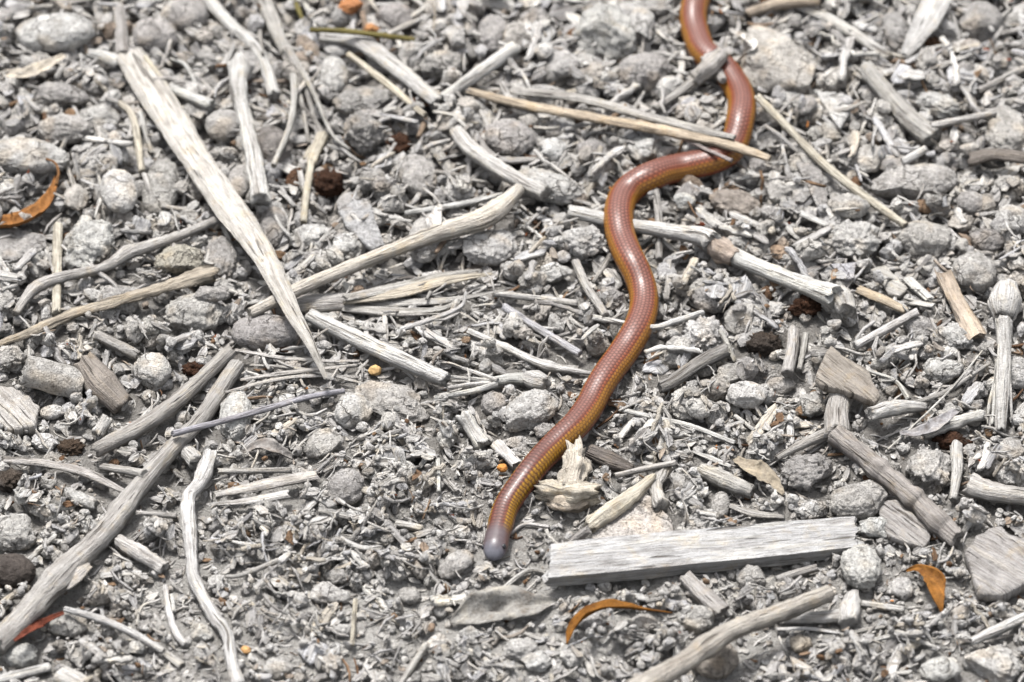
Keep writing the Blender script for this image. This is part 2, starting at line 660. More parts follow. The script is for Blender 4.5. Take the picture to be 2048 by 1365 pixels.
def stick(pts, rad, label, cat='stick', name='stick', color='pale', flatness=1.0, sink=.25, flex=0.0, lift=None, rough=.07, ridge=.08,
          jag=.5, pw=2.0, nseg=14, knots=(), parent=None, skew=0.0, mat=None, soft=.5, twist=0.0, nmax=110):
    r = rnd()
    P, w, hh, t = lay(pts, rad, flatness, sink, flex, lift, nmax, soft, knots)
    V, F, UV = tube_mesh(P, w, hh, r, nseg, rough, ridge, jag, pw, True, skew, twist)
    o = thing(name, V, F, mat or WOOD, label, cat, color, uv=UV, parent=parent)
    if pw > 2.5:
        o.data.set_sharp_from_angle(angle=math.radians(38))
    return o


def fork(name, label, cat, pieces, color='grey', **kw):
    """one twig of several joined lengths: pieces = [(part name, points, radii, extra)]"""
    p0 = np.mean(np.asarray(pieces[0][1], float), axis=0)
    P, d = ground_at([p0], np.array([.001]))
    rt = root(name, (P[0, 0], P[0, 1], float(H[cells(P)][0])), label, cat)
    snap = H.copy()
    tops = []
    global_H = H.copy()
    for pn, pts, rad, ex in pieces:
        k = dict(kw)
        k.update(ex)
        H[:] = snap                       # parts of one twig do not stack on each other
        stick(pts, rad, None, name=pn, color=k.pop('color', color), parent=rt, **k)
        np.maximum(global_H, H, out=global_H)
    H[:] = global_H
    return rt


def slab(poly, thick, label, cat='stone', name='flat_stone', color='mid', mat=None, sink=.3, bump=.12, wav=.06, q=75, dome=.15, tilt=(0, 0)):
    """flat piece whose upper face has the outline poly in the photograph"""
    r = rnd()
    poly = np.asarray(poly, float)
    m = 56
    cl = np.vstack([poly, poly[:1]])
    dd = np.concatenate([[0], np.cumsum(np.linalg.norm(np.diff(cl, axis=0), axis=1))])
    s = np.linspace(0, dd[-1], m, endpoint=False)
    B = np.stack([np.interp(s, dd, cl[:, 0]), np.interp(s, dd, cl[:, 1])], 1)
    c = B.mean(0)
    size = np.linalg.norm(B - c, axis=1).mean()
    off = r.uniform(0, 99, 3)
    B = c + (B - c) * (1 + wav * 2 * fbm(np.stack([(B[:, 0] - c[0]) / size * 2, (B[:, 1] - c[1]) / size * 2, np.zeros(m)], 1) + off, 3))[:, None]
    fr = [1.0, .965, .86, .7, .5, .28, .1]
    top = np.concatenate([c + (B - c) * f for f in fr])
    zt = .003
    th = thick * K * DIST
    for it in range(4):
        P, d = ground_at(top, np.full(len(top), zt))
        zt = np.percentile(H[cells(P)], q) + th * (1 - sink)
    f = np.repeat(fr, m)
    u = (top - c) / size
    dz = th * (dome * (1 - f ** 2) + bump * 2 * fbm(np.concatenate([u * 2.2, np.zeros((len(u), 1))], 1) + off, 4)) - th * .10 * (f > .99)
    dz += (u[:, 0] * tilt[0] + u[:, 1] * tilt[1]) * th
    T = P + np.array([0, 0, 1.0]) * dz[:, None]
    mid = T[:m].copy()
    mid[:, 2] -= th * .5
    cen = T.mean(0)
    mid[:, :2] += (mid[:, :2] - cen[:2]) * .02 * r.normal(0, 1, (m, 1))
    bot = T[:m].copy()
    bot[:, 2] = T[:m, 2] - th
    bot[:, :2] = cen[:2] + (bot[:, :2] - cen[:2]) * .95
    V = np.vstack([T, T[-m:].mean(0)[None], mid, bot, [bot.mean(0)]])
    k = len(fr)
    F = []
    ar = np.arange(m)
    a2 = (ar + 1) % m

    def ring(p, q_):
        return [(p + i, p + j, q_ + j, q_ + i) for i, j in zip(ar, a2)]
    for i in range(k - 1):
        F += ring(i * m, (i + 1) * m)
    F += [((k - 1) * m + i, (k - 1) * m + j, k * m) for i, j in zip(ar, a2)]
    mb = k * m + 1
    F += [t_[::-1] for t_ in ring(0, mb)] + [t_[::-1] for t_ in ring(mb, mb + m)]
    F += [(mb + m + j, mb + m + i, mb + 2 * m) for i, j in zip(ar, a2)]
    # pixel outlines run clockwise or not: orient outward
    area = np.sum(T[ar, 0] * T[a2, 1] - T[a2, 0] * T[ar, 1])
    if area < 0:
        F = [f_[::-1] for f_ in F]
    ctr = V.mean(0)
    uv = V[:, :2] - ctr[:2]
    ax = B[np.argmax(np.linalg.norm(B - c, axis=1))] - c
    a = math.atan2(-ax[1] / math.sin(PITCH), ax[0])
    uv = np.stack([-uv[:, 0] * math.sin(a) + uv[:, 1] * math.cos(a), uv[:, 0] * math.cos(a) + uv[:, 1] * math.sin(a)], 1)
    return thing(name, V, F, mat or ROCK, label, cat, color, uv=uv)


def leaf(pts, width, label, color='ochre', curl=.5, lift=(6, 6), cat='leaf', name='dry_leaf', side=0.0, ragged=.06, th=.00012, mat=None, tw=0.0, crumple=.3):
    """thin curled blade along pts; width in pixels along its length"""
    r = rnd()
    pts = np.asarray(pts, float)
    S, t = catmull(pts, 34)
    w = np.interp(t, np.linspace(0, 1, len(width)), width)
    z = np.full(34, .003)
    for it in range(4):
        P, d = ground_at(S, z)
        h = H[cells(P)]
        h = np.convolve(np.pad(h, 6, 'edge'), np.ones(13) / 13, 'valid')
        z = h + np.interp(t, np.linspace(0, 1, len(lift)), lift) * K
    P, d = ground_at(S, z)
    W = w * K * d
    T = np.gradient(P, axis=0)
    T /= np.linalg.norm(T, axis=1)[:, None]
    Sd = np.cross(T, [0, 0, 1.0])
    Sd /= np.linalg.norm(Sd, axis=1)[:, None]
    N = np.cross(Sd, T)
    a = side + tw * (t - .5)
    Sd, N = Sd * np.cos(a)[:, None] + N * np.sin(a)[:, None], N * np.cos(a)[:, None] - Sd * np.sin(a)[:, None]
    v = np.linspace(-1, 1, 11)
    off = r.uniform(0, 99, 3)
    layers = []
    for lay_ in (0, 1):
        G = []
        for k, vv in enumerate(v):
            edge = 1 + ragged * 3 * pnoise(np.stack([t * 9, np.full(34, vv), np.full(34, 1.0)], 1) + off) * abs(vv)
            lat = W * vv * edge
            up = curl * W * (vv * vv) + crumple * W * fbm(np.stack([t * 4, np.full(34, vv * 1.5), np.zeros(34)], 1) + off, 3)
            G.append(P + Sd * lat[:, None] + N * (up - lay_ * th)[:, None])
        layers.append(np.array(G).transpose(1, 0, 2))
    n, m = 34, 11
    V = np.concatenate([layers[0].reshape(-1, 3), layers[1].reshape(-1, 3)])
    F = []
    o2 = n * m
    for i in range(n - 1):
        for j in range(m - 1):
            q = (i * m + j, i * m + j + 1, (i + 1) * m + j + 1, (i + 1) * m + j)
            F += [q, tuple(x + o2 for x in q[::-1])]
    for i in range(n - 1):
        for j in (0, m - 1):
            q = (i * m + j, (i + 1) * m + j, (i + 1) * m + j + o2, i * m + j + o2)
            F.append(q if j == 0 else q[::-1])
    for i in (0, n - 1):
        for j in range(m - 1):
            q = (i * m + j, i * m + j + 1, i * m + j + 1 + o2, i * m + j + o2)
            F.append(q[::-1] if i == 0 else q)
    arc = np.concatenate([[0], np.cumsum(np.linalg.norm(np.diff(P, axis=0), axis=1))])
    uv = np.stack([np.outer(W, v).ravel() + np.repeat(arc, m) * .4, np.repeat(arc, m)], 1)
    return thing(name, V, F, mat or LEAF, label, cat, color, uv=np.vstack([uv, uv]))

# ------------------------------------------------------------------ the ground sheet
def axis(a, b, n, far):
    core = np.linspace(a, b, n)
    ext = np.geomspace(.02, far, 10)
    return np.concatenate([(a - ext)[::-1], core, b + ext])


ax, ay = axis(-.16, .16, 250, 6.0), axis(-.14, .17, 250, 6.0)
AX, AY = np.meshgrid(ax, ay, indexing='ij')
GZ = ground_z(AX.ravel(), AY.ravel())
n1, n2 = len(ax), len(ay)
i = np.arange(n1 - 1)[:, None] * n2
j = np.arange(n2 - 1)[None]
GF = np.stack([i + j, i + n2 + j, i + n2 + j + 1, i + j + 1], -1).reshape(-1, 4)
me = make_mesh('ground', np.stack([AX.ravel(), AY.ravel(), GZ], 1), GF)
me.materials.append(SOIL)
du = np.array([max([0.0] + [math.exp(-((x_ - a_) / c_) ** 2 - ((y_ - b_) / d_) ** 2) for a_, b_, c_, d_ in ((-.035, -.065, .06, .028), (.02, -.08, .08, .026))]) for x_, y_ in zip(AX.ravel(), AY.ravel())])
at_ = me.color_attributes.new('Dust', 'FLOAT_COLOR', 'POINT')
at_.data.foreach_set('color', np.stack([du, du, du, np.ones_like(du)], 1).astype(np.float32).ravel())
ground = bpy.data.objects.new('ground', me)
COL.objects.link(ground)
ground['kind'] = 'structure'
ground['label'] = 'pale grey dusty soil under the litter'


# ------------------------------------------------------------------ litter pieces
def t_crumb(r, sub=2, facets=5, rough=.16, fine=.06):
    V, F = rock_shape(sub, r, facets, rough, fine, .55)
    V = V * np.array([1, r.uniform(.62, .95), r.uniform(.5, .8)])
    return V, [tuple(f) for f in F], V[:, :2]


def t_flake(r, m=7, rings=1, curl=.3, elong=.6):
    nc = int(r.integers(4, 7))                      # an angular scrap: a few corners joined by nearly straight edges
    a = (np.arange(nc) + r.uniform(-.3, .3, nc)) * 2 * math.pi / nc
    rad = r.uniform(.5, 1.0, nc)
    Q = np.stack([np.cos(a) * rad, np.sin(a) * rad * elong], 1)
    s_ = np.arange(m) * nc / m
    i_ = np.floor(s_).astype(int)
    f_ = (s_ - i_)[:, None]
    B = Q[i_ % nc] * (1 - f_) + Q[(i_ + 1) % nc] * f_
    B = B * (1 + r.uniform(-.07, .07, (m, 1)))
    c = r.uniform(-curl, curl)
    c2 = r.uniform(-curl, curl) * .6

    def zz(P):
        return c * P[:, 0] ** 2 + c2 * P[:, 1] ** 2 + .10 * pnoise(np.concatenate([P * 2.5, np.zeros((len(P), 1))], 1) + r.uniform(0, 50))
    th = r.uniform(.05, .14)
    rr = [1.0] + list(np.linspace(1, 0, rings + 1)[1:-1])
    off = r.uniform(0, 50)
    pts = np.concatenate([B * f for f in rr] + [np.zeros((1, 2))])
    z = c * pts[:, 0] ** 2 + c2 * pts[:, 1] ** 2 + .16 * pnoise(np.concatenate([pts * 2.2, np.zeros((len(pts), 1))], 1) + off)
    top = np.concatenate([pts, (z + th / 2)[:, None]], 1)
    bot = np.concatenate([pts * .96, (z - th / 2)[:, None]], 1)
    V = np.vstack([top, bot])
    k = len(pts)
    F = []
    for q in range(m):
        q2 = (q + 1) % m
        for ri in range(len(rr) - 1):
            f = (ri * m + q, ri * m + q2, (ri + 1) * m + q2, (ri + 1) * m + q)
            F += [f, tuple(x + k for x in f[::-1])]
        b = (len(rr) - 1) * m
        F += [(b + q, b + q2, k - 1), (k + b + q2, k + b + q, k + k - 1), (q2, q, k + q, k + q2)]
    return V, F, V[:, [1, 0]]


def t_splinter(r, nseg=6, n=6, thick=.11, bend=.25, flat=1.0, rough=.1):
    s = np.linspace(-1, 1, n)
    b = r.uniform(-bend, bend)
    b2 = r.uniform(-bend, bend) * .4
    C = np.stack([s, b * (s ** 2 - .4) + .04 * r.normal(0, 1, n), b2 * s ** 2], 1)
    w = thick * r.uniform(.75, 1.2, n)
    w[0] *= r.uniform(.4, 1)
    w[-1] *= r.uniform(.4, 1)
    V, F, UV = tube_mesh(C, w, w * flat, r, nseg, rough, .1, .8, 2.0, False)
    k = len(V)
    F = F + [tuple(range(nseg)), tuple(range(k - 1, k - nseg - 1, -1))]
    return V, F, UV


def t_twig(r):
    return t_splinter(r, 10, 12, r.uniform(.09, .17), .12, 1.0, .12)


def t_chip(r):
    n = 10
    s = np.linspace(-1, 1, n)
    C = np.stack([s, .05 * np.sin(s * 2 + r.uniform(0, 6)), r.uniform(-.12, .12) * s ** 2], 1)
    w = r.uniform(.18, .34) * r.uniform(.8, 1.15, n)
    w[0] *= r.uniform(.2, .9)
    w[-1] *= r.uniform(.2, .9)
    V, F, UV = tube_mesh(C, w, np.full(n, r.uniform(.05, .1)), r, 12, .08, .1, 1.2, 3.5, False)
    k = len(V)
    return V, F + [tuple(range(12)), tuple(range(k - 1, k - 13, -1))], UV


# view limits on the ground, used to thin out what the photograph cannot show
def soil_patch(x, y):
    s = 0.0
    for px, py, rx, ry in ((590, 1245, 120, 60), (780, 1230, 90, 60), (700, 1330, 130, 50), (1180, 1340, 90, 40), (1330, 1200, 80, 30)):
        P, d = ground_at([(px, py)], np.array([0.0]))
        k = K * d[0]
        s = max(s, math.exp(-((x - P[0, 0]) / (rx * k)) ** 2 - ((y - P[0, 1]) / (ry * k * 1.4)) ** 2))
    return s


LS = random.Random(11)
PATCHES = []
for px, py, rx, ry in ((590, 1245, 110, 55), (780, 1230, 80, 50), (700, 1330, 120, 45), (1180, 1340, 80, 35)):
    P, d = ground_at([(px, py)], np.array([0.0]))
    PATCHES.append((P[0, 0], P[0, 1], rx * K * d[0], ry * K * d[0] * 1.4))


def patch(x, y):
    return max(math.exp(-((x - a) / c) ** 2 - ((y - b) / d_) ** 2) for a, b, c, d_ in PATCHES)


def place(T, size, x, y, tilt=.35, q=70, sink=.15, maskmax=.3, slope=.8, r=None):
    """drop one piece at x,y: returns world vertices, location and rotation, or None"""
    e = size * .7
    xs = np.array([[x - e, y], [x + e, y], [x, y - e], [x, y + e], [x, y]])
    ix, iy = cells(xs)
    if MASK[ix, iy].mean() > maskmax:
        return None
    h = H[ix, iy]
    sx = math.atan((h[1] - h[0]) / (2 * e)) * slope
    sy = math.atan((h[3] - h[2]) / (2 * e)) * slope
    sx, sy = max(-.6, min(.6, sx)), max(-.6, min(.6, sy))
    az = LS.uniform(0, 2 * math.pi)
    # tilt in the ground frame, then yaw inside: R = Rslope @ Rz  ->  euler of the product
    Rs = roteul(sy + LS.uniform(-tilt, tilt), -sx + LS.uniform(-tilt, tilt), 0)
    R = Rs @ rotz(az)
    V = (T * size) @ R.T + np.array([x, y, 0])
    if maskmax < .24 and MASK[cells(V)].mean() > maskmax:
        return None
    dz = rest(V, q) - sink * size * .3
    V[:, 2] += dz
    if V[:, 2].max() > HG[ix[4], iy[4]] + .0068:       # no heaps: the litter lies thin
        return None
    return V, (x, y, dz), R


def scatter(name, label, temps, N, smin, smax, box, mat, power=2.0, smooth=True, q=70, tilt=.35, maskmax=.3, keep=0.0, cat='litter', grow=.7, avoid=0.0):
    """what nobody could count: one mesh of many small pieces"""
    Vs, Fl, Ln, Us = [], [], [], []
    base = 0
    tmp = [(np.asarray(V), np.concatenate([np.asarray(f) for f in F]), np.array([len(f) for f in F]), np.asarray(U)) for V, F, U in temps]
    made = 0
    for k in range(N):
        x, y = LS.uniform(box[0], box[1]), LS.uniform(box[2], box[3])
        if avoid and LS.random() < avoid * patch(x, y):
            continue
        V0, F0, L0, U0 = tmp[LS.randrange(len(tmp))]
        size = smin + (smax - smin) * LS.random() ** power
        size *= 1 + grow * max(-.5, min(1, y / .09))
        res = place(V0, size, x, y, tilt, q, maskmax=maskmax)
        if res is None:
            continue
        V = res[0]
        stamp(V, False)
        Vs.append(V)
        Us.append(U0 * size)
        Fl.append(F0 + base)
        Ln.append(L0)
        base += len(V)
        made += 1
    V = np.concatenate(Vs)
    me = bpy.data.meshes.new(name)
    fl, ln = np.concatenate(Fl).astype(np.int32), np.concatenate(Ln).astype(np.int32)
    me.vertices.add(len(V))
    me.vertices.foreach_set('co', V.astype(np.float32).ravel())
    me.loops.add(len(fl))
    me.loops.foreach_set('vertex_index', fl)
    me.polygons.add(len(ln))
    st = np.zeros(len(ln), np.int32)
    st[1:] = np.cumsum(ln)[:-1]
    me.polygons.foreach_set('loop_start', st)
    me.polygons.foreach_set('loop_total', ln)
    me.polygons.foreach_set('use_smooth', np.full(len(ln), smooth))
    l = me.uv_layers.new(name='UVMap')
    l.data.foreach_set('uv', np.concatenate(Us).astype(np.float32)[fl].ravel())
    me.update()
    me.validate()
    me.materials.append(mat)
    o = bpy.data.objects.new(name, me)
    COL.objects.link(o)
    o['kind'] = 'stuff'
    o['label'] = label
    o['category'] = cat
    return o


from mathutils import Matrix


def individuals(name, label, cat, group, temps, N, smin, smax, mat, cols, tones, power=1.6, q=72, tilt=.3, maskmax=.15, grow=.5, sink=.2, ymin=-.088, ymax=.104, avoid=.8):
    """countable loose pieces, each an object of its own; look-alikes share mesh data"""
    mes = []
    ref = (smin + smax) / 2                         # the mesh has the pieces' real size, so that grain and speckle keep theirs
    for k, (V, F, U) in enumerate(temps):
        m_ = make_mesh(name, np.asarray(V) * ref, F, np.asarray(U) * ref)
        m_.materials.append(mat)
        mes.append((m_, np.asarray(V)))
    made, tries = 0, 0
    while made < N and tries < N * 8:
        tries += 1
        y = LS.uniform(ymin, ymax)
        x = LS.uniform(-1, 1) * (.1 + .07 * y) * 1.02
        if avoid and LS.random() < avoid * patch(x, y):
            continue
        m_, V0 = mes[LS.randrange(len(mes))]
        size = smin + (smax - smin) * LS.random() ** power
        size *= 1 + grow * max(-.6, min(1, y / .09))
        res = place(V0, size, x, y, tilt, q, sink, maskmax)
        if res is None:
            continue
        V, loc, R = res
        stamp(V, False)
        o = bpy.data.objects.new(name, m_)
        o.matrix_world = Matrix.Translation(loc) @ Matrix(R.tolist()).to_4x4() @ Matrix.Scale(size / ref, 4)
        ci = LS.randrange(len(cols))
        c = np.array(cols[ci]) * LS.uniform(.88, 1.1)
        o.color = (*c, 1)
        COL.objects.link(o)
        o['label'] = label % tones[ci] + ' near the ' + landmark(x, y)
        o['category'] = cat
        o['group'] = group
        made += 1


R0 = np.random.default_rng(5)
CR = [t_crumb(R0) for k in range(10)]
FL = [t_flake(R0) for k in range(12)]
SP = [t_splinter(R0, 5, 4) for k in range(10)]
BOX = (-.15, .15, -.125, .15)
scatter('earth_crumbs', 'fine grey earth crumbs covering the soil', CR, 8500, .0005, .0024, BOX, ROCK_STUFF, 1.8, False, avoid=.25)
scatter('leaf_flakes', 'fine grey flakes of dry leaf and bark covering the soil', FL, 12500, .0008, .0030, BOX, WOOD_STUFF, 1.7, False, avoid=.55)
scatter('wood_splinters', 'fine grey wood splinters covering the soil', SP, 9000, .0009, .0042, BOX, WOOD_STUFF, 1.7, avoid=.55)

# ------------------------------------------------------------------ stones and clods, at the places the photograph shows
A = dict(facets=10, rough=.16, fine=.05, flat=.58)      # angular
Rr = dict(facets=5, rough=.24, fine=.09)                # rough, porous
S_ = dict(facets=0, rough=.07, fine=.022, sink=.14)                        # smooth
ST = dict(cat='stone', name='stone')
CL = dict(cat='clod', name='earth_clod')
rock(110, 66, 80, 42, -2, 'large smooth whitish oval pebble beside a round grey pebble', color='white', **S_)
rock(310, 70, 47, 39, 20, 'round smooth grey pebble next to the large whitish oval one', color='mid', **S_)
rock(376, 32, 42, 38, 0, 'round brownish grey pebble touching another round pebble', color='grey', **S_)
rock(52, 313, 92, 40, 8, 'long pale cigar shaped pebble near a curled brown leaf', color='pale', **S_)
rock(238, 382, 56, 37, 75, 'upright pale egg shaped pebble beside a speckled oval one', color='pale', **S_)
rock(322, 378, 70, 37, 100, 'long speckled oval pebble left of the wide cream wood splinter', color='mid', **S_)
rock(447, 252, 38, 33, -20, 'small grey egg shaped pebble between splinter and white bark stick', color='mid', **S_)
rock(668, 150, 48, 30, 85, 'narrow whitish pebble beside the frond fibres', color='pale', **S_)
rock(730, 268, 50, 44, 60, 'rough rounded grey stone right of the frond fibres', color='grey', **Rr, **ST)
rock(724, 205, 60, 33, -5, 'flattish brownish grey stone behind the rounded grey stone', color='grey', **ST)
rock(836, 352, 51, 36, 68, 'smooth grey egg shaped pebble below the brown rotted clump', color='mid', **S_)
rock(548, 292, 46, 40, 70, 'dark grey rounded stone behind the white bark stick', color=(.30, .28, .26), **ST)
rock(478, 365, 42, 26, 100, 'pale narrow pebble tucked under the wide cream splinter', color='mid', **S_)
rock(545, 455, 52, 28, 95, 'grey oval pebble lying against the wide cream splinter', color='grey', **S_)
rock(178, 492, 62, 56, 80, 'broad pale stone with flaking top behind a twig', color='pale', **Rr, **ST)
rock(358, 520, 50, 44, 30, 'irregular greyish tan stone with greenish stain', color=(.52, .49, .42), **A, **ST)
rock(442, 520, 52, 34, 80, 'grey rounded stone under the end of a nodding twig', color='grey', **ST)
rock(386, 625, 62, 50, 20, 'angular faceted grey rock with a pointed top', color='mid', **A, **ST, sub=5)
rock(527, 665, 68, 40, -4, 'smooth brownish oblong stone beside the tip of the cream splinter', color='grey', **S_, **ST)
rock(304, 742, 40, 42, 90, 'round pale pebble split by a curved crack', color='pale', rough=.1)
rock(625, 475, 46, 32, -15, 'rough whitish lump above another whitish lump', color='white', **Rr, **CL)
rock(695, 498, 38, 31, -10, 'knobbly whitish lump beside a long beige stick', color='white', **Rr, **CL)
rock(980, 497, 60, 42, -12, 'pitted oval stone with a small dark hole', color='pale', rough=.13, fine=.05, **ST)
rock(1166, 482, 49, 41, 12, 'rough whitish stone touching the skink flank', color='pale', **Rr, **ST)
rock(1062, 822, 62, 40, -28, 'pale bean shaped stone with fine cracks beside the skink', color='pale', rough=.16, **ST)
rock(850, 480, 60, 36, 95, 'pale egg shaped stone behind the long beige stick', color='mid', **S_, **ST)
rock(1110, 546, 36, 24, 5, 'small beige angular stone below the rough whitish stone', color='pale', **A, **ST)
rock(1095, 374, 75, 38, 10, 'pale oblong stone under the bent grey stick', color='pale', rough=.1, **ST)
rock(1022, 279, 55, 42, 5, 'tan and grey rounded stone behind a curved bark strip', color='mid', rough=.1, **ST)
rock(1105, 302, 30, 28, 0, 'small white crumbly stone beside the tan and grey stone', color='white', **A, **ST)
rock(1290, 297, 36, 31, 15, 'bright white angular stone behind the skink bend', color='white', **A, **ST)
rock(1290, 145, 58, 46, -15, 'broad brownish grey stone left of the skink tail', color='grey', **ST, rough=.12)
rock(1545, 125, 98, 84, 25, 'largest rock, pale pinkish and angular, behind the skink tail', color='pink', facets=12, rough=.10, fine=.03, flat=.5, cat='rock', name='rock', tall=.75)
rock(1212, 62, 66, 72, 80, 'big pale layered rock with dark seams', color='pale', **A, cat='rock', name='rock')
rock(1285, 44, 60, 26, 82, 'tall pale block leaning on the big layered rock', color='pale', **A, **ST)
rock(988, 70, 48, 34, 85, 'brownish grey oval stone below the bright upper litter', color='grey', **ST)
rock(792, 35, 42, 32, 10, 'grey rounded stone behind the olive straw', color='grey', **ST)
rock(1128, 130, 32, 30, 0, 'small pale round stone at the end of the white stick', color='pale', **ST)
rock(1830, 366, 92, 40, -8, 'large long pitted pebble beside the long straw', color='mid', rough=.07, fine=.03)
rock(1712, 482, 55, 46, -10, 'white rough stone with a small pit, above grey chips', color='pale', **Rr, **ST)
rock(1845, 478, 66, 48, 8, 'broad angular grey stone with a cracked top', color='mid', **A, **ST)
rock(1948, 545, 44, 46, 90, 'rounded grey stone beside the peach bark strip', color='mid', **ST)
rock(1972, 482, 38, 26, 0, 'low brownish grey stone between two larger stones', color='grey', **ST)
rock(2026, 442, 40, 36, 0, 'pale tan stone cut by a crack above a round knob', color='pale', **ST)
rock(2010, 268, 58, 44, 80, 'rough beige block near the end of a dark curled bark', color='mid', **A, **ST)
rock(1695, 415, 46, 30, -5, 'grey oval stone under the long straw', color='mid', **ST)
rock(1942, 405, 30, 24, 0, 'small smooth brownish pebble in front of the long pitted pebble', color='grey', **S_)
rock(1470, 408, 60, 30, 10, 'brownish tapered stone right of the skink bend', color=(.45, .40, .35), **ST)
rock(1376, 385, 26, 28, 0, 'small grey stone touching the belly at the skink bend', color='grey', **A, **ST)
rock(1368, 425, 26, 20, -10, 'small bright white stone above the jointed stick', color='white', **A, **ST)
rock(1556, 383, 30, 26, 0, 'small grey cube like stone below the split reed end', color='mid', **A, **ST)
rock(1790, 62, 46, 27, 78, 'upright grey stone left of the white slat', color='grey', **ST)
rock(1962, 45, 46, 46, 0, 'flat grey stone with a central dimple', color='grey', **ST)
rock(1880, 212, 52, 30, 8, 'white lumpy stone with tan spots', color='white', **Rr, **ST)
rock(1408, 672, 48, 48, -30, 'porous pale clod pressed against the skink', color='white', facets=3, rough=.25, fine=.12, **CL)
rock(1888, 742, 40, 29, 5, 'pale beige angular clod right of the triangular bark', color='pale', **A, **CL)
rock(1622, 812, 30, 28, 0, 'grey angular stone beside the forked twig trunk', color='mid', **A, **ST)
rock(1494, 790, 44, 32, 5, 'low pale clod with smooth rounded top', color='pale', **CL)
rock(1562, 772, 32, 18, 0, 'flat oval pebble between clod and triangular bark', color='mid')
rock(1842, 655, 38, 26, 8, 'brownish round clod behind the speckled white twig', color='grey', **CL)
rock(1908, 676, 42, 34, 0, 'porous sandy clod under the end of the peach bark strip', color='pale', facets=3, rough=.2, fine=.11, **CL)
rock(2036, 748, 36, 42, 90, 'pale rounded stone beside the splintered white stalk', color='pale', **ST)
rock(1860, 940, 52, 50, 0, 'rough round grey stone beyond the knotty dark branch', color='mid', **Rr, **ST)
rock(1612, 947, 64, 45, -18, 'dark rough stone with fibrous surface below the fork', color='grey', **Rr, **ST)
rock(1716, 1000, 62, 46, -10, 'smooth faceted tan grey stone left of the knotty branch', color='mid', facets=7, rough=.08, flat=.65, **ST)
rock(1622, 1022, 38, 26, -8, 'white crumbly clod above the board end', color='white', **Rr, **CL)
rock(1752, 1056, 44, 26, 2, 'white angular clod above the board corner', color='white', **Rr, **CL)
rock(1440, 1012, 33, 20, 100, 'small bean shaped pellet with a dent', color='mid', **S_)
rock(1800, 1180, 26, 30, 70, 'small beige clod beside the curled amber leaf', color='pale', **A, **CL)
rock(1500, 1160, 32, 30, 0, 'small brownish clod under the edge of the board', color='mid', **A, **CL)
rock(1428, 1318, 50, 44, 0, 'brownish egg shaped stone under the raised grey stick', color=(.40, .36, .31), **S_, **ST)
rock(1602, 1290, 25, 20, 20, 'small tan rounded clod below the raised stick', color=(.46, .41, .34), **CL)
rock(656, 1186, 36, 25, 5, 'smooth angular pale clod on bare soil', color='pale', **A, **CL)
rock(692, 975, 38, 38, 0, 'brownish grey round clod left of the skink neck', color='grey', **CL)
rock(645, 888, 42, 28, -25, 'speckled pale pointed clod under the lavender twig', color='mid', **A, **CL)
rock(470, 832, 62, 36, 92, 'pale egg shaped clod half covered by the lavender twig', color='pale', **CL)
rock(706, 822, 40, 40, 0, 'pale round clod with speckled surface near a tan seed curl', color='pale', **CL)
rock(780, 806, 86, 46, 18, 'broad flat earth clod with crumbs on it', color='mid', rough=.2, tall=.5, **CL)
rock(988, 808, 30, 26, 0, 'small rounded brown grey clod left of the bean shaped stone', color='grey', **CL)
rock(1030, 888, 30, 20, 0, 'small beige clod left of the skink below the cracked stone', color='mid', **A, **CL)
rock(24, 1068, 42, 52, 90, 'large smooth grey clod above the dark ball', color='mid', **CL)
rock(22, 1142, 50, 38, 5, 'very dark smooth ball half buried by the thick twig', color=(.10, .085, .075), **S_, cat='ball', name='dark_ball')
rock(136, 1250, 40, 32, 0, 'grey rounded clod lying on the red brown leaf', color='mid', **CL)
rock(42, 1312, 34, 28, 0, 'pale rounded clod below the thick twig', color='pale', **CL)
rock(402, 1265, 26, 20, 0, 'small pale clod left of the wavy white root', color='pale', **A, **CL)
rock(270, 1302, 20, 15, 0, 'tiny smooth clod beside the pale straw', color='pale', **A, **CL)
rock(556, 1335, 30, 24, 0, 'rounded soil clod right of the wavy white root', color='pale', **CL)
rock(942, 1268, 25, 18, 5, 'small angular clod under the crumpled grey leaf', color='pale', **A, **CL)
rock(874, 1288, 28, 20, -8, 'pale knobbly clod left of the crumpled grey leaf', color='white', **Rr, **CL)
rock(1288, 1246, 28, 20, 10, 'small brown grey clod beside the stem of the amber leaf', color='mid', **CL)
rock(926, 1066, 20, 16, -20, 'tiny smooth pale clod left of the skink head', color='pale', **A, **CL)
rock(912, 1130, 46, 26, -35, 'soft rounded earth clod in front of the skink snout', color='mid', **CL)
rock(820, 1192, 26, 19, 5, 'ring shaped earth pellet on pale soil', color='mid', **CL)
rock(90, 885, 32, 20, 20, 'white gritty clod at the left of the broken twigs', color='white', **Rr, **CL)
rock(104, 825, 26, 16, -10, 'small pale oval pebble in front of the blunt cylinder', color='pale', **S_)
rock(72, 745, 30, 26, 0, 'grey pebble behind the blunt cylinder', color='grey')
rock(1395, 1240, 30, 40, 80, 'grey clod behind the raised stick', color='mid', **A, **CL)
rock(2020, 900, 36, 30, 0, 'grey lump among roots near the knotty branch', color='mid', **A, **CL)
rock(1985, 1330, 60, 40, 10, 'pale blurred clod below the white straw', color='pale', **A, **CL)
rock(1880, 1340, 44, 30, 0, 'pale rounded clod left of the white straw', color='pale', **CL)
rock(1175, 1240, 40, 20, 0, 'low pale clod under the amber leaf', color='pale', **A, **CL)
rock(1040, 1300, 40, 26, 0, 'pale lumpy clod in front of the crumpled grey leaf', color='pale', **Rr, **CL)
rock(1075, 1325, 36, 24, 0, 'whitish lumpy clod left of the amber leaf tip', color='white', **Rr, **CL)
rock(1090, 862, 26, 20, 0, 'small dark grey clod touching the skink beside the cracked stone', color='grey', **A, **CL)
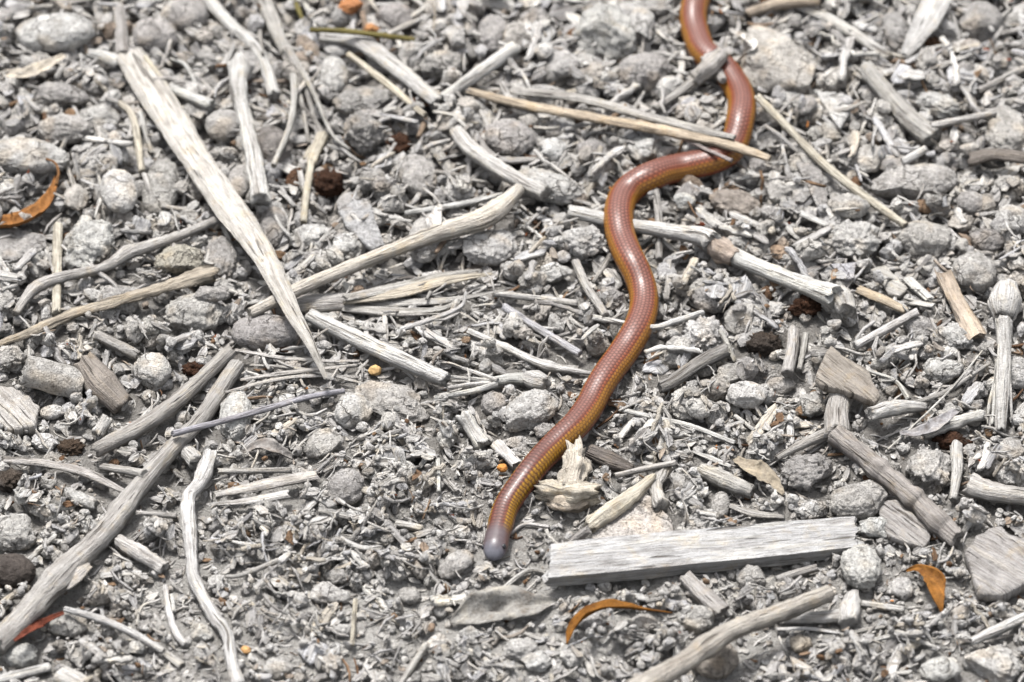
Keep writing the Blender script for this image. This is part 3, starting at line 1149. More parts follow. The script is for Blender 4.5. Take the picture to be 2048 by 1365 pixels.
rock(640, 640, 30, 20, 0, 'small pale clod beside the tip of the cream splinter', color='pale', **A, **CL)
rock(870, 560, 32, 22, 0, 'small white stone under the long beige stick', color='white', **A, **ST)
rock(1520, 330, 26, 22, 0, 'small dark stone beneath the split reed', color='grey', **A, **ST)
rock(1610, 330, 40, 30, 0, 'pale grey clod left of the long straw', color='mid', **A, **CL)
rock(1650, 270, 40, 26, 10, 'beige clod in front of the pinkish rock', color='mid', **Rr, **CL)
rock(880, 130, 60, 34, -10, 'brownish lump between two white sticks', color='mid', **Rr, **CL)
rock(1180, 300, 40, 26, 0, 'grey brown clod below the split reed', color='grey', **A, **CL)
rock(120, 190, 60, 26, 5, 'dark brownish flattish stone below the large whitish pebble', color='grey', **ST)
rock(130, 260, 56, 34, 10, 'grey oblong stone above the cigar shaped pebble', color='mid', **A, **ST)
rock(205, 230, 46, 34, 10, 'pale lumpy stone left of the thin beige twigs', color='pale', **A, **ST)
rock(150, 400, 36, 30, 60, 'pinkish grey stone between leaf and egg shaped pebble', color='pink', **A, **ST)
rock(420, 590, 40, 22, 0, 'grey flat stone above the angular faceted rock', color='grey', **A, **ST)
rock(240, 600, 40, 30, 0, 'dark grey stone under the flared splinter', color='grey', **A, **ST)

# flat plates
slab([(1285, 982), (1315, 1005), (1355, 1062), (1350, 1088), (1160, 1098), (1182, 1066), (1235, 1022)], 22, 'flat pinkish beige stone plate under the board', color='pink', bump=.05, dome=.05)
slab([(678, 420), (702, 398), (740, 402), (768, 488), (742, 498), (692, 452)], 14, 'flat dark grey plate between two pebbles', color=(.46, .455, .45), bump=.05, dome=.02)
slab([(1630, 180), (1688, 188), (1702, 222), (1680, 256), (1662, 232)], 12, 'thin white triangular chip in front of the pinkish rock', cat='chip', name='stone_chip', color='white')
slab([(1935, 1105), (1952, 1068), (2000, 1052), (2060, 1078), (2060, 1160), (2012, 1188), (1968, 1190), (1945, 1150)], 30, 'broad fan shaped bark plate with ring grain', cat='bark', name='bark_plate', color='grey', mat=WOOD, wav=.09)
slab([(1750, 1003), (1795, 1000), (1866, 1058), (1848, 1094), (1775, 1072)], 16, 'smooth brownish bark plate below the knotty branch', cat='bark', name='bark_plate', color='grey', mat=WOOD)
slab([(-20, 770), (40, 778), (78, 812), (70, 850), (20, 860), (-20, 830)], 26, 'split bark chunk with white upper edge', cat='bark', name='bark_chunk', color='mid', mat=WOOD, wav=.1)
slab([(1734, 540), (1768, 528), (1815, 575), (1802, 592), (1778, 588), (1758, 560)], 12, 'grey wood chip plate with split edge beside the speckled twig', cat='chip', name='wood_chip', color='mid', mat=WOOD)
slab([(1660, 528), (1712, 525), (1708, 556), (1690, 560)], 8, 'thin pale flake below the white rough stone', cat='flake', name='flake', color='lav')
slab([(1588, 318), (1640, 330), (1655, 402), (1635, 412)], 8, 'thin grey tapered flake crossing under the long straw', cat='flake', name='flake', color='grey')
slab([(1130, 500), (1180, 498), (1175, 525), (1140, 522)], 8, 'bluish grey flake below the rough whitish stone', cat='flake', name='flake', color='lav')
slab([(0, 450), (85, 470), (95, 492), (30, 520), (-10, 515)], 10, 'flat grey flake below the brown leaf', cat='flake', name='flake', color='grey')

# rotted and odd lumps
ROT = dict(facets=2, rough=.34, fine=.2, cat='rotted wood', name='rotted_wood')
rock(800, 288, 26, 28, 60, 'brown rotted clump above the egg shaped pebble', color='rot', **ROT)
rock(655, 368, 46, 34, 10, 'dark red brown rotted clump below the frond fibres', color='rot', **ROT)
rock(385, 738, 28, 18, 0, 'small rotted clump above a broken twig end', color='rot', **ROT)
rock(140, 896, 34, 22, 0, 'dark rotted clump behind the paired broken twigs', color=(.12, .085, .06), **ROT)
rock(1612, 612, 42, 26, -12, 'dark rotted clump under the end of the jointed stick', color='rot', **ROT)
rock(1530, 688, 40, 28, -10, 'blackish rotted clump above the short grey peg', color=(.08, .065, .055), **ROT)
rock(1905, 884, 46, 20, 5, 'dark brown rotted clump below the ridged twig', color='rot', **ROT)
rock(15, 960, 30, 40, 80, 'blackish rotted clump at the thick twig side', color=(.1, .085, .075), **ROT)
rock(700, 12, 30, 22, 0, 'orange brown leaf wad behind the olive straw', color=(.24, .11, .05), facets=2, rough=.3, fine=.12, cat='leaf', name='leaf_wad', mat=LEAF)
rock(742, 60, 20, 14, 0, 'small orange brown leaf scrap on the olive straw', color=(.28, .14, .06), facets=2, rough=.3, fine=.12, cat='leaf', name='leaf_scrap', mat=LEAF)
rock(1560, 505, 24, 18, 0, 'pinkish crumbly lump beside the jointed stick', color='peach', **Rr, **CL)

# blunt cylinders of earth and bark
stick([(48, 740), (165, 772)], [31, 33, 32], 'blunt cylindrical grey pellet with flat end', 'pellet', 'earth_pellet', 'mid', mat=ROCK, sink=.45, rough=.05, ridge=.02, jag=.15, nseg=28)
stick([(168, 720), (205, 770), (245, 812)], [24, 34, 26], 'curved brown grey bark piece behind the blunt cylinder', 'bark', 'bark_piece', (.36, .32, .285), sink=.45, flatness=.7)
stick([(1178, 903), (1262, 940)], [16, 20, 14], 'dark brown wood chunk right of the crumbled wood', 'wood', 'wood_chunk', 'dark', flatness=.7)
stick([(1400, 940), (1450, 962), (1505, 985)], [15, 18, 14], 'knobbly grey twig piece left of the dark rough stone', 'twig', 'twig', 'mid', rough=.18)
stick([(1327, 938), (1312, 975), (1322, 1015)], [16, 12, 17], 'grey dumbbell shaped root piece beside the flat stone plate', 'root', 'root_piece', 'mid', rough=.2)
stick([(926, 830), (945, 860), (968, 893)], [17, 14, 18], 'white knobbly twig piece above the orange seed', 'twig', 'twig', 'white', rough=.16)
stick([(236, 1080), (280, 1108), (330, 1138)], [13, 16, 14], 'rough pale curl of bark below the thick twig', 'bark', 'bark_curl', 'pale', rough=.25)
stick([(133, 985), (191, 1013)], [12, 14, 12], 'pale gritty cylinder beside the thick twig', 'pellet', 'earth_pellet', 'pale', rough=.12, mat=ROCK)
stick([(1370, 1153), (1405, 1188), (1446, 1224)], [16, 19, 17], 'dark grey angular bark stub below the board', 'bark', 'bark_stub', 'grey', flatness=.6, pw=3)
stick([(1936, 968), (1985, 985), (2060, 994)], [26, 22, 20], 'grey split wood block with dark hollow', 'wood', 'wood_block', 'mid', rough=.12, flatness=.8)
stick([(371, 900), (395, 925)], [15, 17], 'short stub of peeled bark beside the wavy root', 'bark', 'bark_stub', 'pale', rough=.15)
stick([(195, 870), (215, 835)], [14, 12], 'small beige bark stub left of the broken twig', 'bark', 'bark_stub', 'pale', rough=.15)

# ------------------------------------------------------------------ sticks that lie lowest
TW = dict(cat='twig', name='twig')
stick([(239, 205), (267, 239), (284, 345)], [6, 8, 7], 'thin beige twig beside another left of the wide cream splinter', color='cream', **TW)
stick([(280, 225), (290, 262), (304, 308)], [5, 5.5, 4], 'short grey twig close to a thin beige twig', color='pale', **TW)
stick([(238, 15), (242, 60), (246, 112)], [12, 13, 15], 'upright grey stem joining the top of the cream splinter', color='mid', **TW)
stick([(178, 108), (205, 114), (240, 128)], [10, 13, 14], 'pale stub pointing away from the top of the cream splinter', color='white', **TW)
stick([(342, 178), (424, 212)], [11, 13], 'white stub between the cream splinter and the white bark stick', color='white', **TW)
stick([(335, 118), (370, 130), (392, 170)], [5, 5, 4], 'white crooked twiglet above the white stub', color='white', **TW)
stick([(116, 452), (114, 540), (113, 628)], [10, 10, 9], 'straight ochre cream twig crossed by a knotted twig', color='cream', **TW)
stick([(-15, 694), (68, 662), (154, 625), (222, 607), (290, 586), (418, 548)], [8, 11, 13, 12, 14, 20], 'splintered tan twig flaring into fibres at one end', color=(.50, .44, .36), flatness=.6, rough=.16, ridge=.25, jag=1.6, **TW)
stick([(30, 628), (68, 578), (120, 556), (205, 536), (256, 506), (290, 496), (360, 471), (440, 438)], [8, 13, 11, 10, 15, 11, 10, 9], 'knotted grey twig crossing the ochre cream twig', color='mid', rough=.12, **TW)
stick([(191, 669), (232, 690), (275, 712)], [11, 12, 10], 'short cracked stick half white and half dark', color='mid', ridge=.2, **TW)
stick([(407, -8), (461, 51), (520, 109), (549, 192)], [14, 14, 12, 13], 'white bent stick with a joint above the white bark stick', color='white', knots=[(.66, .2, .03)])
stick([(478, 132), (478, 181), (492, 246), (506, 308), (522, 402)], [24, 15, 16, 18, 20], 'white bark stick with a broken ochre end', color='white', rough=.12, jag=1.0)
stick([(640, 72), (714, 82), (782, 128), (876, 206)], [14, 20, 19, 15], 'broad grey white stick pointing at another white stick', color='pale', flatness=.7)
stick([(697, 109), (765, 161), (851, 232)], [6, 8, 6], 'thin tan straw under the broad grey white stick', color='cream', name='straw', cat='straw')
stick([(885, 198), (953, 150), (1030, 96)], [11, 14, 15], 'white round stick with a blunt end touching another stick', color='white')
stick([(851, 234), (845, 255), (836, 275)], [5, 6, 4], 'short dark twiglet at the tip of the white sticks', color='brown', **TW)
stick([(1539, -5), (1600, 12), (1656, 38), (1724, 79), (1778, 115)], [12, 12, 13, 13, 11], 'grey flat twig ending below the white slat', color='pale', flatness=.7, **TW)
stick([(1495, 27), (1560, 8), (1640, 2)], [10, 12, 10], 'tan twig stub with an orange end near the skink tail', color=(.55, .47, .38), **TW)
stick([(1707, 51), (1775, 14)], [5, 5], 'thin purple grey twig crossing toward the upright stone', color='lav', **TW)
stick([(1878, -10), (1854, 41), (1809, 111)], [28, 27, 10], 'white flat slat with a pointed lower end', cat='wood', name='flat_wood', color='white', flatness=.3, pw=3, jag=.8, lift=[14, 14])
stick([(1731, 137), (1775, 191), (1820, 239), (1868, 278)], [17, 18, 21, 24], 'grey stick with a dark swollen end', color='mid', rough=.12)
stick([(1861, 253), (1991, 226)], [8, 7], 'straight pale twig below the white lumpy stone', color='pale', **TW)
stick([(1956, 183), (2055, 134)], [7, 7], 'straight grey twig near the beige block', color='mid', **TW)
stick([(1940, 320), (1990, 310), (2060, 318)], [20, 18, 16], 'dark curled bark strip beside the beige block', cat='bark', name='bark_strip', color='dark', flatness=.5)
stick([(1806, 325), (1854, 297)], [9, 8], 'short white twig lying over the long pitted pebble', color='white', **TW)
stick([(1601, 427), (1656, 451)], [8, 7], 'short white splinter under the long straw', color='white', flatness=.5, **TW)
stick([(1515, 194), (1575, 255), (1639, 321), (1724, 390), (1812, 452)], [8, 8, 9, 9, 8], 'long pale straw running from the rock to an angular stone', color='cream', name='straw', cat='straw')
stick([(912, 263), (940, 297), (988, 332), (1039, 362), (1092, 388)], [15, 17, 16, 15, 16], 'bent grey stick with white broken ends', color='pale', rough=.1)
stick([(953, 267), (974, 301), (1008, 321), (1075, 318)], [5, 8, 9, 6], 'curved grey bark strip round the tan and grey stone', cat='bark', name='bark_strip', color='grey', flatness=.6)
stick([(871, 297), (899, 342)], [12, 11], 'flat grey chip beside the egg shaped pebble', cat='chip', name='wood_chip', color='mid', flatness=.3, pw=3)
stick([(810, 427), (919, 410), (1005, 390)], [5, 7, 5], 'thin white twig behind the long beige stick', color='white', **TW)
stick([(1310, 380), (1318, 440), (1318, 520)], [8, 8, 7], 'grey flat twig passing under the white jointed stick', color='mid', **TW)
stick([(1338, 520), (1336, 560), (1333, 600)], [5, 8, 5], 'small grey leafy splinter below the jointed stick', color='mid', flatness=.4, **TW)
# jointed white stick that the skink crosses
fork('jointed_stick', 'white jointed stick that the skink crosses', 'stick', [
    ('stem', [(1138, 424), (1215, 440), (1270, 452), (1400, 472), (1425, 486)], [14, 14, 14, 16, 22], {}),
    ('node', [(1408, 476), (1436, 494), (1472, 514)], [20, 25, 19], dict(rough=.3, color=(.56, .47, .40), nseg=24)),
    ('stem', [(1462, 510), (1500, 528), (1580, 560), (1650, 586), (1672, 594)], [18, 17, 17, 20, 25], {}),
    ('root_end', [(1655, 590), (1680, 605), (1692, 628)], [22, 28, 24], dict(rough=.35, color='mid', nseg=24))], color='white', rough=.07, sink=.35, lift=[6, 8])
stick([(1186, 635), (1222, 642), (1254, 648), (1309, 655), (1345, 645), (1406, 625)], [6, 6, 6, 6, 6, 6], 'thin pale twig passing under the middle of the skink', color='white', sink=.4, **TW)
stick([(1152, 525), (1175, 577), (1212, 632)], [9, 9, 8], 'grey flat twig beside the skink below the rough whitish stone', color='mid', **TW)
stick([(1222, 508), (1204, 538), (1186, 566)], [5, 5, 4], 'thin twiglet leading from the skink to a grey twig', color='mid', **TW)
stick([(988, 587), (1070, 597), (1156, 607)], [7, 7, 7], 'straight grey white twig above the lavender twig by the skink', color='pale', **TW)
stick([(1008, 614), (1083, 662), (1160, 708)], [8, 8, 8], 'straight pale lavender twig slanting toward the skink', color='lav', **TW)
stick([(936, 662), (1005, 693), (1090, 730), (1188, 749)], [7, 8, 9, 4], 'jointed white twig with dark rings tapering to the skink', color='white', knots=[(.3, .2, .03), (.65, .3, .04)], **TW)
stick([(1319, 776), (1348, 763), (1399, 727), (1452, 700)], [12, 14, 15, 15], 'dark grey ringed twig slanting away from the skink', color=(.34, .325, .31), **TW)
stick([(1587, 662), (1584, 703), (1574, 748)], [13, 12, 12], 'short grey peg shaped stick above the flat oval pebble', color='mid', rough=.05)
stick([(1612, 668), (1606, 705), (1598, 741)], [6, 6, 5], 'thin grey twig beside the short peg', color='mid', **TW)
stick([(1440, 660), (1455, 690), (1470, 725)], [5, 6, 4], 'thin grey twig below the porous clod', color='mid', **TW)
stick([(1710, 693), (1770, 660), (1835, 624)], [9, 9, 9], 'straight white speckled twig above the triangular bark', color='white', **TW)
stick([(1715, 578), (1762, 598), (1812, 622)], [10, 11, 9], 'tan bark slat leading to the speckled white twig', cat='bark', name='bark_sliver', color=(.52, .44, .34), flatness=.4, pw=3)
stick([(1815, 558), (1860, 600)], [11, 10], 'small pale wood chip beside the split chip plate', cat='chip', name='wood_chip', color='pale', flatness=.4, pw=3)
stick([(1820, 605), (1868, 612)], [8, 7], 'narrow pale chip above the brownish clod', cat='chip', name='wood_chip', color='pale', flatness=.4, pw=3)
stick([(1888, 549), (1915, 604), (1953, 676)], [18, 18, 24], 'peach coloured bark strip with a ragged end', cat='bark', name='bark_strip', color=(.58, .49, .40), flatness=.25, pw=3, jag=.9)
fork('splintered_stalk', 'white splintered stalk with a round knob on top', 'stalk', [
    ('knob', [(2012, 575), (2010, 604), (2008, 640)], [22, 36, 20], dict(rough=.15)),
    ('stem', [(2008, 640), (2008, 720), (2004, 800), (2000, 862)], [15, 14, 14, 12], dict(ridge=.25)),
    ('fibre', [(1994, 720), (1990, 790), (1984, 850)], [4, 5, 3], {}),
    ('fibre', [(2018, 720), (2020, 780), (2024, 840)], [4, 4, 2], {}),
    ('fibre', [(1990, 760), (1978, 810), (1975, 850)], [3, 3, 2], {})], color='pale', sink=.3)
# thick forked twig with the knotty branch
fork('forked_twig', 'thick dark grey forked twig with a long knotty branch', 'twig', [
    ('stem', [(1686, 782), (1674, 826), (1674, 872)], [27, 25, 28], dict(rough=.06)),
    ('branch', [(1672, 868), (1700, 892), (1741, 924), (1792, 968), (1844, 1013), (1878, 1047), (1916, 1080)], [22, 21, 20, 21, 20, 22, 20], dict(rough=.13, knots=[(.35, .2, .03), (.62, .2, .03), (.85, .15, .03)], color=(.38, .355, .33))),
    ('branch', [(1668, 866), (1640, 874), (1587, 898), (1552, 918)], [14, 11, 9, 6], {})], color='mid', sink=.25)
slab([(1662, 690), (1690, 712), (1736, 742), (1760, 790), (1752, 806), (1712, 788), (1640, 768), (1630, 752)], 18, 'thick triangular brown grey bark piece on the forked twig', cat='bark', name='bark_piece', color=(.37, .335, .295), mat=WOOD, wav=.03, dome=.05, sink=.0, q=95)
stick([(1823, 808), (1850, 800), (1895, 782), (1980, 727)], [5, 5, 5, 3], 'thin dark stem curving past the beige angular clod', color='grey', **TW)
stick([(1735, 742), (1790, 762), (1818, 800)], [3, 4, 6], 'thin white rootlet trailing from the triangular bark', cat='root', name='rootlet', color='pale', flex=.7)
stick([(1775, 900), (1840, 840), (1905, 775), (1965, 702)], [2.2, 2.2, 2.2, 2], 'hair thin straight grass stem across the dark stem', cat='stem', name='grass_stem', color='pale')
stick([(1847, 872), (1895, 851), (1965, 830)], [10, 13, 11], 'ridged white grey twig above the dark rotted clump', color='pale', rough=.22, **TW)
stick([(1740, 830), (1800, 815), (1850, 815)], [14, 16, 9], 'striped pale bark roll right of the forked twig', cat='bark', name='bark_roll', color='pale', rough=.12)
stick([(1244, 820), (1310, 836), (1380, 852), (1470, 886)], [6, 6, 6, 5], 'long pale straw splinter right of the skink', color='white', name='straw', cat='straw', flatness=.6)
stick([(1470, 832), (1510, 862)], [5, 4], 'short pale splinter beside the long straw splinter', color='white', **TW)

# left side, lower
stick([(-10, 1292), (44, 1238), (113, 1160), (191, 1085), (239, 1030), (284, 968), (342, 900), (400, 840), (475, 730)], [25, 25, 27, 25, 22, 20, 17, 17, 16],
      'longest thick grey twig with peeling bark', color=(.47, .45, .42), knots=[(.25, .15, .03), (.5, .12, .02)], rough=.08, ridge=.12, nmax=160, sink=.35, **TW)
stick([(128, 1172), (155, 1150), (180, 1130)], [16, 18, 8], 'loose bark flap on the thick twig', cat='bark', name='bark_flap', color='mid', flatness=.25)
stick([(464, 698), (370, 790), (290, 850), (190, 902)], [14, 16, 16, 15], 'grey broken twig lying beside the longest thick twig', color=(.46, .44, .41), ridge=.18, jag=1.0, sink=.3, **TW)
stick([(345, 868), (444, 843), (530, 819), (615, 795), (689, 782)], [7, 6, 6.5, 6, 5], 'slender lavender grey twig lying across clods', color=(.46, .45, .48), **TW)
stick([(421, 908), (400, 965), (379, 992), (376, 1020), (379, 1064), (383, 1112), (386, 1150), (403, 1190), (431, 1238), (455, 1272), (461, 1310), (476, 1372)],
      [15, 17, 14, 16, 15, 12, 13, 13, 13, 12, 13, 14], 'wavy white root with brown cracks', cat='root', name='root', color='white', rough=.13, flex=.4, nmax=150)
stick([(128, 1218), (198, 1238), (263, 1266), (327, 1304)], [6, 8, 8, 7], 'smooth pale straw beside the red brown leaf', color=(.66, .65, .64), name='straw', cat='straw')
stick([(332, 1308), (364, 1332)], [9, 10], 'short grey chip at the end of the pale straw', cat='chip', name='wood_chip', color='mid', flatness=.5)
stick([(331, 1172), (338, 1221), (352, 1266), (372, 1292)], [5, 7, 7, 8], 'white hollow bent twig left of the wavy root', color='white', **TW)
stick([(344, 1190), (348, 1225)], [4, 4], 'thin white splinter parallel to the hollow twig', color='white', **TW)
stick([(273, 1252), (284, 1214), (321, 1200)], [3, 3, 3], 'thin curved grey rootlet left of the hollow twig', cat='root', name='rootlet', color='pale', flex=.6)
stick([(7, 920), (85, 927), (164, 944), (250, 984)], [10, 9, 11, 6], 'grey splinter reaching the thick twig', color='mid', flatness=.6, **TW)
stick([(205, 934), (290, 948)], [8, 9], 'short grey peg behind the thick twig', color='mid', **TW)
stick([(437, 943), (510, 942), (582, 941)], [6, 6, 6], 'straight grey twig right of the wavy root top', color='mid', **TW)
stick([(430, 990), (530, 970), (634, 950)], [8, 14, 13], 'flat weathered wood chip with a blunt end', cat='chip', name='wood_chip', color='mid', flatness=.35, pw=3, jag=1.0)
stick([(412, 1010), (500, 1002), (578, 988)], [3, 9, 11], 'pointed white splinter below the flat chip', cat='splinter', name='wood_splinter', color='white', flatness=.45)
stick([(273, 1026), (352, 1033)], [5, 6], 'short thin grey twig left of the wavy root', color='mid', **TW)
stick([(564, 1119), (485, 1150), (450, 1154)], [6, 5, 4], 'bent grey twig right of the wavy root', color='mid', **TW)
stick([(-10, 1362), (100, 1334)], [12, 11], 'white reed end below the thick twig', cat='reed', name='reed', color='white', flatness=.6)
stick([(116, 1345), (170, 1372)], [20, 20], 'blocky pale chip below the red brown leaf', cat='chip', name='wood_chip', color='pale', flatness=.5, pw=3)
stick([(851, 1292), (800, 1372)], [7, 7], 'straight grey twig under the pale knobbly clod', color='mid', **TW)
stick([(789, 1047), (845, 1058)], [8, 8], 'short pale twig left of the skink head', color='pale', **TW)
stick([(830, 1072), (870, 1060)], [9, 6], 'small striped chip left of the skink head', cat='chip', name='wood_chip', color='mid', flatness=.4)
stick([(680, 1078), (720, 1096), (765, 1098)], [7, 6, 6], 'white curved twig behind the pale soil', color='white', **TW)
stick([(992, 888), (1035, 930)], [13, 13], 'white cut chip behind the orange seed', cat='chip', name='wood_chip', color='white', flatness=.5, pw=3)
stick([(1230, 952), (1290, 938), (1352, 926)], [6, 6, 6], 'straight grey twig above the cream fibrous twig', color='mid', **TW)
stick([(1016, 1072), (1049, 1050), (1098, 1054)], [4, 4, 4], 'thin curved rootlet beside the skink head', cat='root', name='rootlet', color='pale', flex=.5)
stick([(1004, 1180), (1049, 1145), (1083, 1143), (1110, 1160)], [5, 5, 5, 4], 'arched rootlet between snout and board', cat='root', name='rootlet', color='pale', flex=.4)
stick([(1092, 1060), (1100, 1075), (1118, 1094)], [4, 4, 4], 'small forked twiglet near the board end', color='pale', **TW)
stick([(711, 1198), (708, 1240), (704, 1292)], [5, 5, 5], 'straight beige straw standing out on bare soil', cat='straw', name='straw', color='cream', flatness=.5)
stick([(880, 950), (915, 985)], [6, 6], 'grey twiglet above the clod by the skink neck', color='mid', **TW)
stick([(876, 920), (878, 985)], [5, 4], 'short upright grey straw left of the skink neck', color='pale', **TW)
stick([(1305, 956), (1284, 975), (1244, 1006), (1175, 1056)], [9, 15, 18, 16], 'cream fibrous twig lying on the flat stone plate', color='cream', rough=.15, ridge=.25, jag=1.2, **TW)
stick([(1178, 1060), (1140, 1088)], [9, 8], 'small grey peg at the end of the fibrous twig', color='grey', **TW)
stick([(1384, 903), (1420, 916), (1462, 934)], [3, 7, 5], 'pointed white sliver above the knobbly twig piece', cat='splinter', name='wood_splinter', color='white', flatness=.4)
stick([(1460, 1012), (1510, 1028), (1568, 1034)], [6, 10, 5], 'grey fibrous splinter above the board', cat='splinter', name='wood_splinter', color='mid', flatness=.5)
stick([(1912, 890), (1914, 940), (1906, 1000)], [12, 12, 8], 'pale root beside the rough round stone', cat='root', name='root', color='pale')
stick([(1940, 1285), (2000, 1258), (2060, 1230)], [9, 11, 11], 'white grooved straw beyond the curled amber leaf', cat='straw', name='straw', color='white', ridge=.2)
stick([(1553, 1160), (1592, 1148), (1634, 1136)], [8, 9, 8], 'grey twig piece under the front edge of the board', color='grey', **TW)
stick([(1724, 1208), (1809, 1220)], [7, 7], 'pale beige twig right of the knobbed twig', color='pale', **TW)
stick([(1553, 1259), (1620, 1258), (1682, 1267)], [4, 5, 4], 'thin white splinter below the knobbed twig', cat='splinter', name='wood_splinter', color='white', flatness=.5)
stick([(1680, 1272), (1725, 1262), (1770, 1254)], [5, 5, 4], 'thin grey twig below the knobbed twig', color='mid', **TW)
fork('knobbed_twig', 'beige twig with a swollen knob below the raised stick end', 'twig', [
    ('stem', [(1570, 1236), (1630, 1236), (1690, 1232)], [13, 13, 15], {}),
    ('knob', [(1706, 1190), (1700, 1215), (1694, 1248)], [13, 22, 18], dict(rough=.2))], color='pale')
# frayed twigs
fork('frayed_twig', 'frayed beige twig fanning into long peeled fibres', 'twig', [
    ('stem', [(590, 612), (640, 606), (715, 604)], [20, 24, 20], dict(flatness=.7)),
    ('fibre', [(690, 600), (800, 585), (900, 560), (985, 548)], [14, 16, 13, 4], dict(flatness=.3, color=(.60, .54, .45))),
    ('fibre', [(690, 605), (790, 606), (900, 600), (1010, 580)], [12, 12, 8, 2], dict(flatness=.3)),
    ('fibre', [(690, 615), (780, 622), (880, 618), (935, 590)], [12, 11, 7, 3], dict(flatness=.3)),
    ('fibre', [(690, 596), (790, 575), (880, 553), (960, 540)], [10, 12, 11, 3], dict(flatness=.3)),
    ('fibre', [(700, 622), (790, 630), (880, 628)], [5, 4, 2], {}),
    ('fibre', [(800, 660), (860, 640), (920, 615), (932, 585)], [6, 5, 5, 3], dict(color='white'))], color='mid', jag=.9)
fork('frayed_twig', 'frayed white twig with a knob meeting the whitish stick', 'twig', [
    ('knob', [(1050, 756), (1072, 762), (1092, 768)], [13, 20, 14], dict(rough=.16)),
    ('stem', [(985, 764), (1020, 758), (1058, 758)], [10, 12, 13], {}),
    ('fibre', [(995, 762), (940, 742), (880, 722)], [6, 4, 2], {}),
    ('fibre', [(995, 764), (940, 758), (885, 752)], [6, 4, 2], {}),
    ('fibre', [(995, 766), (940, 770), (895, 776)], [6, 5, 3], {}),
    ('fibre', [(995, 768), (940, 784), (868, 796)], [6, 6, 4], dict(color='white'))], color='pale')
fork('fibre_tuft', 'thin flat grass fibres crossing at the cream splinter tip', 'fibres', [
    ('fibre', [(470, 700), (560, 715), (640, 722), (720, 722)], [4, 5, 5, 3], {}),
    ('fibre', [(480, 760), (560, 748), (640, 738), (715, 730)], [4, 6, 5, 3], {}),
    ('fibre', [(450, 785), (540, 762), (620, 752), (720, 755)], [3, 5, 5, 3], {}),
    ('fibre', [(500, 730), (580, 735), (650, 748), (730, 768)], [3, 4, 5, 2], {})], color='mid', flatness=.35, flex=.4)
fork('palm_frond', 'grey frond stem splitting into many thin fibres', 'frond', [
    ('stem', [(524, -10), (547, 51), (574, 108)], [16, 16, 12], dict(ridge=.2)),
    ('fibre', [(572, 95), (588, 170), (580, 250), (547, 332)], [8, 7, 6, 6], {}),
    ('fibre', [(572, 95), (600, 190), (618, 288)], [7, 5, 4], {}),
    ('fibre', [(574, 95), (612, 180), (636, 275)], [7, 5, 4], {}),
    ('fibre', [(576, 95), (625, 180), (664, 268), (700, 300)], [7, 5, 4, 3], {}),
    ('fibre', [(530, 0), (520, 60), (526, 110)], [5, 5, 3], {})], color='mid', sink=.2)
fork('forked_reed', 'cream forked reed below the frond fibres', 'reed', [
    ('stem', [(645, 272), (632, 300), (622, 330)], [13, 12, 10], {}),
    ('branch', [(622, 325), (612, 390), (607, 446)], [8, 8, 7], {}),
    ('branch', [(640, 285), (620, 300), (608, 320)], [7, 6, 4], {})], color='cream')
# long sticks on top
stick([(500, 628), (600, 578), (750, 515), (880, 465), (960, 440), (1000, 415), (1040, 378)], [12, 14, 14, 14, 17, 22, 13],
      'long beige stick with a knobby tan end', color=(.66, .62, .55), knots=[(.9, .18, .04)], rough=.08, nmax=140, sink=.6)
stick([(618, 630), (700, 672), (800, 718), (892, 760)], [13, 18, 18, 16], 'thick whitish stick with a dark split and cut end', color='white', ridge=.16)
stick([(290, 112), (330, 170), (378, 250), (425, 330)], [5, 6, 6, 4], 'thin dark edged strip along the wide cream splinter', cat='splinter', name='wood_splinter', color='cream', flatness=.6)
stick([(258, 108), (340, 235), (437, 385), (520, 500), (585, 625), (622, 690), (652, 758)], [30, 33, 32, 31, 24, 15, 4],
      'widest longest cream wood splinter tapering to a point', cat='splinter', name='wood_splinter', color=(.68, .655, .60), flatness=.22, pw=2.6, rough=.04, ridge=.10, nmax=150, sink=-.6, nseg=20, soft=1.0)

# ------------------------------------------------------------------ the skink
def sm(x, a, b):
    x = np.clip((x - a) / (b - a), 0, 1)
    return (x * x * (3 - 2 * x))[..., None]


PATH = np.array([(986, 1118), (992, 1088), (1001, 1050), (1013, 1012), (1041, 970), (1076, 926), (1117, 884), (1152, 850), (1177, 816), (1194, 782), (1215, 748),
                 (1241, 713), (1263, 679), (1280, 645), (1288, 611), (1285, 577), (1272, 542), (1255, 508), (1242, 474), (1237, 440), (1239, 415), (1248, 392),
                 (1268, 371), (1300, 354), (1337, 341), (1396, 328), (1434, 317), (1462, 298), (1475, 268), (1480, 242), (1484, 217), (1481, 193), (1470, 168),
                 (1450, 140), (1424, 120), (1404, 100), (1393, 72), (1387, 48), (1387, 22), (1394, -4), (1406, -34), (1414, -70), (1410, -110), (1396, -150), (1380, -200)], float)
PR = np.array([25, 25.5, 26, 26, 26.5, 27.5, 29, 29, 29, 29, 29.5, 30, 30, 29.5, 29, 29, 29.5, 30, 30, 30, 30, 30, 30, 30.5, 30, 29.5, 29, 29, 28.5, 28.5, 28.5, 28.5, 28.5,
               28, 28, 27.5, 27.5, 27.5, 27.5, 27, 26, 24, 20, 14, 6])
NA, NR = 1050, 108
S, tt = catmull(PATH, NA)
dd = np.concatenate([[0], np.cumsum(np.linalg.norm(np.diff(PATH, axis=0), axis=1))])
rp = np.interp(tt * dd[-1], dd, PR)
z = np.full(NA, .004)
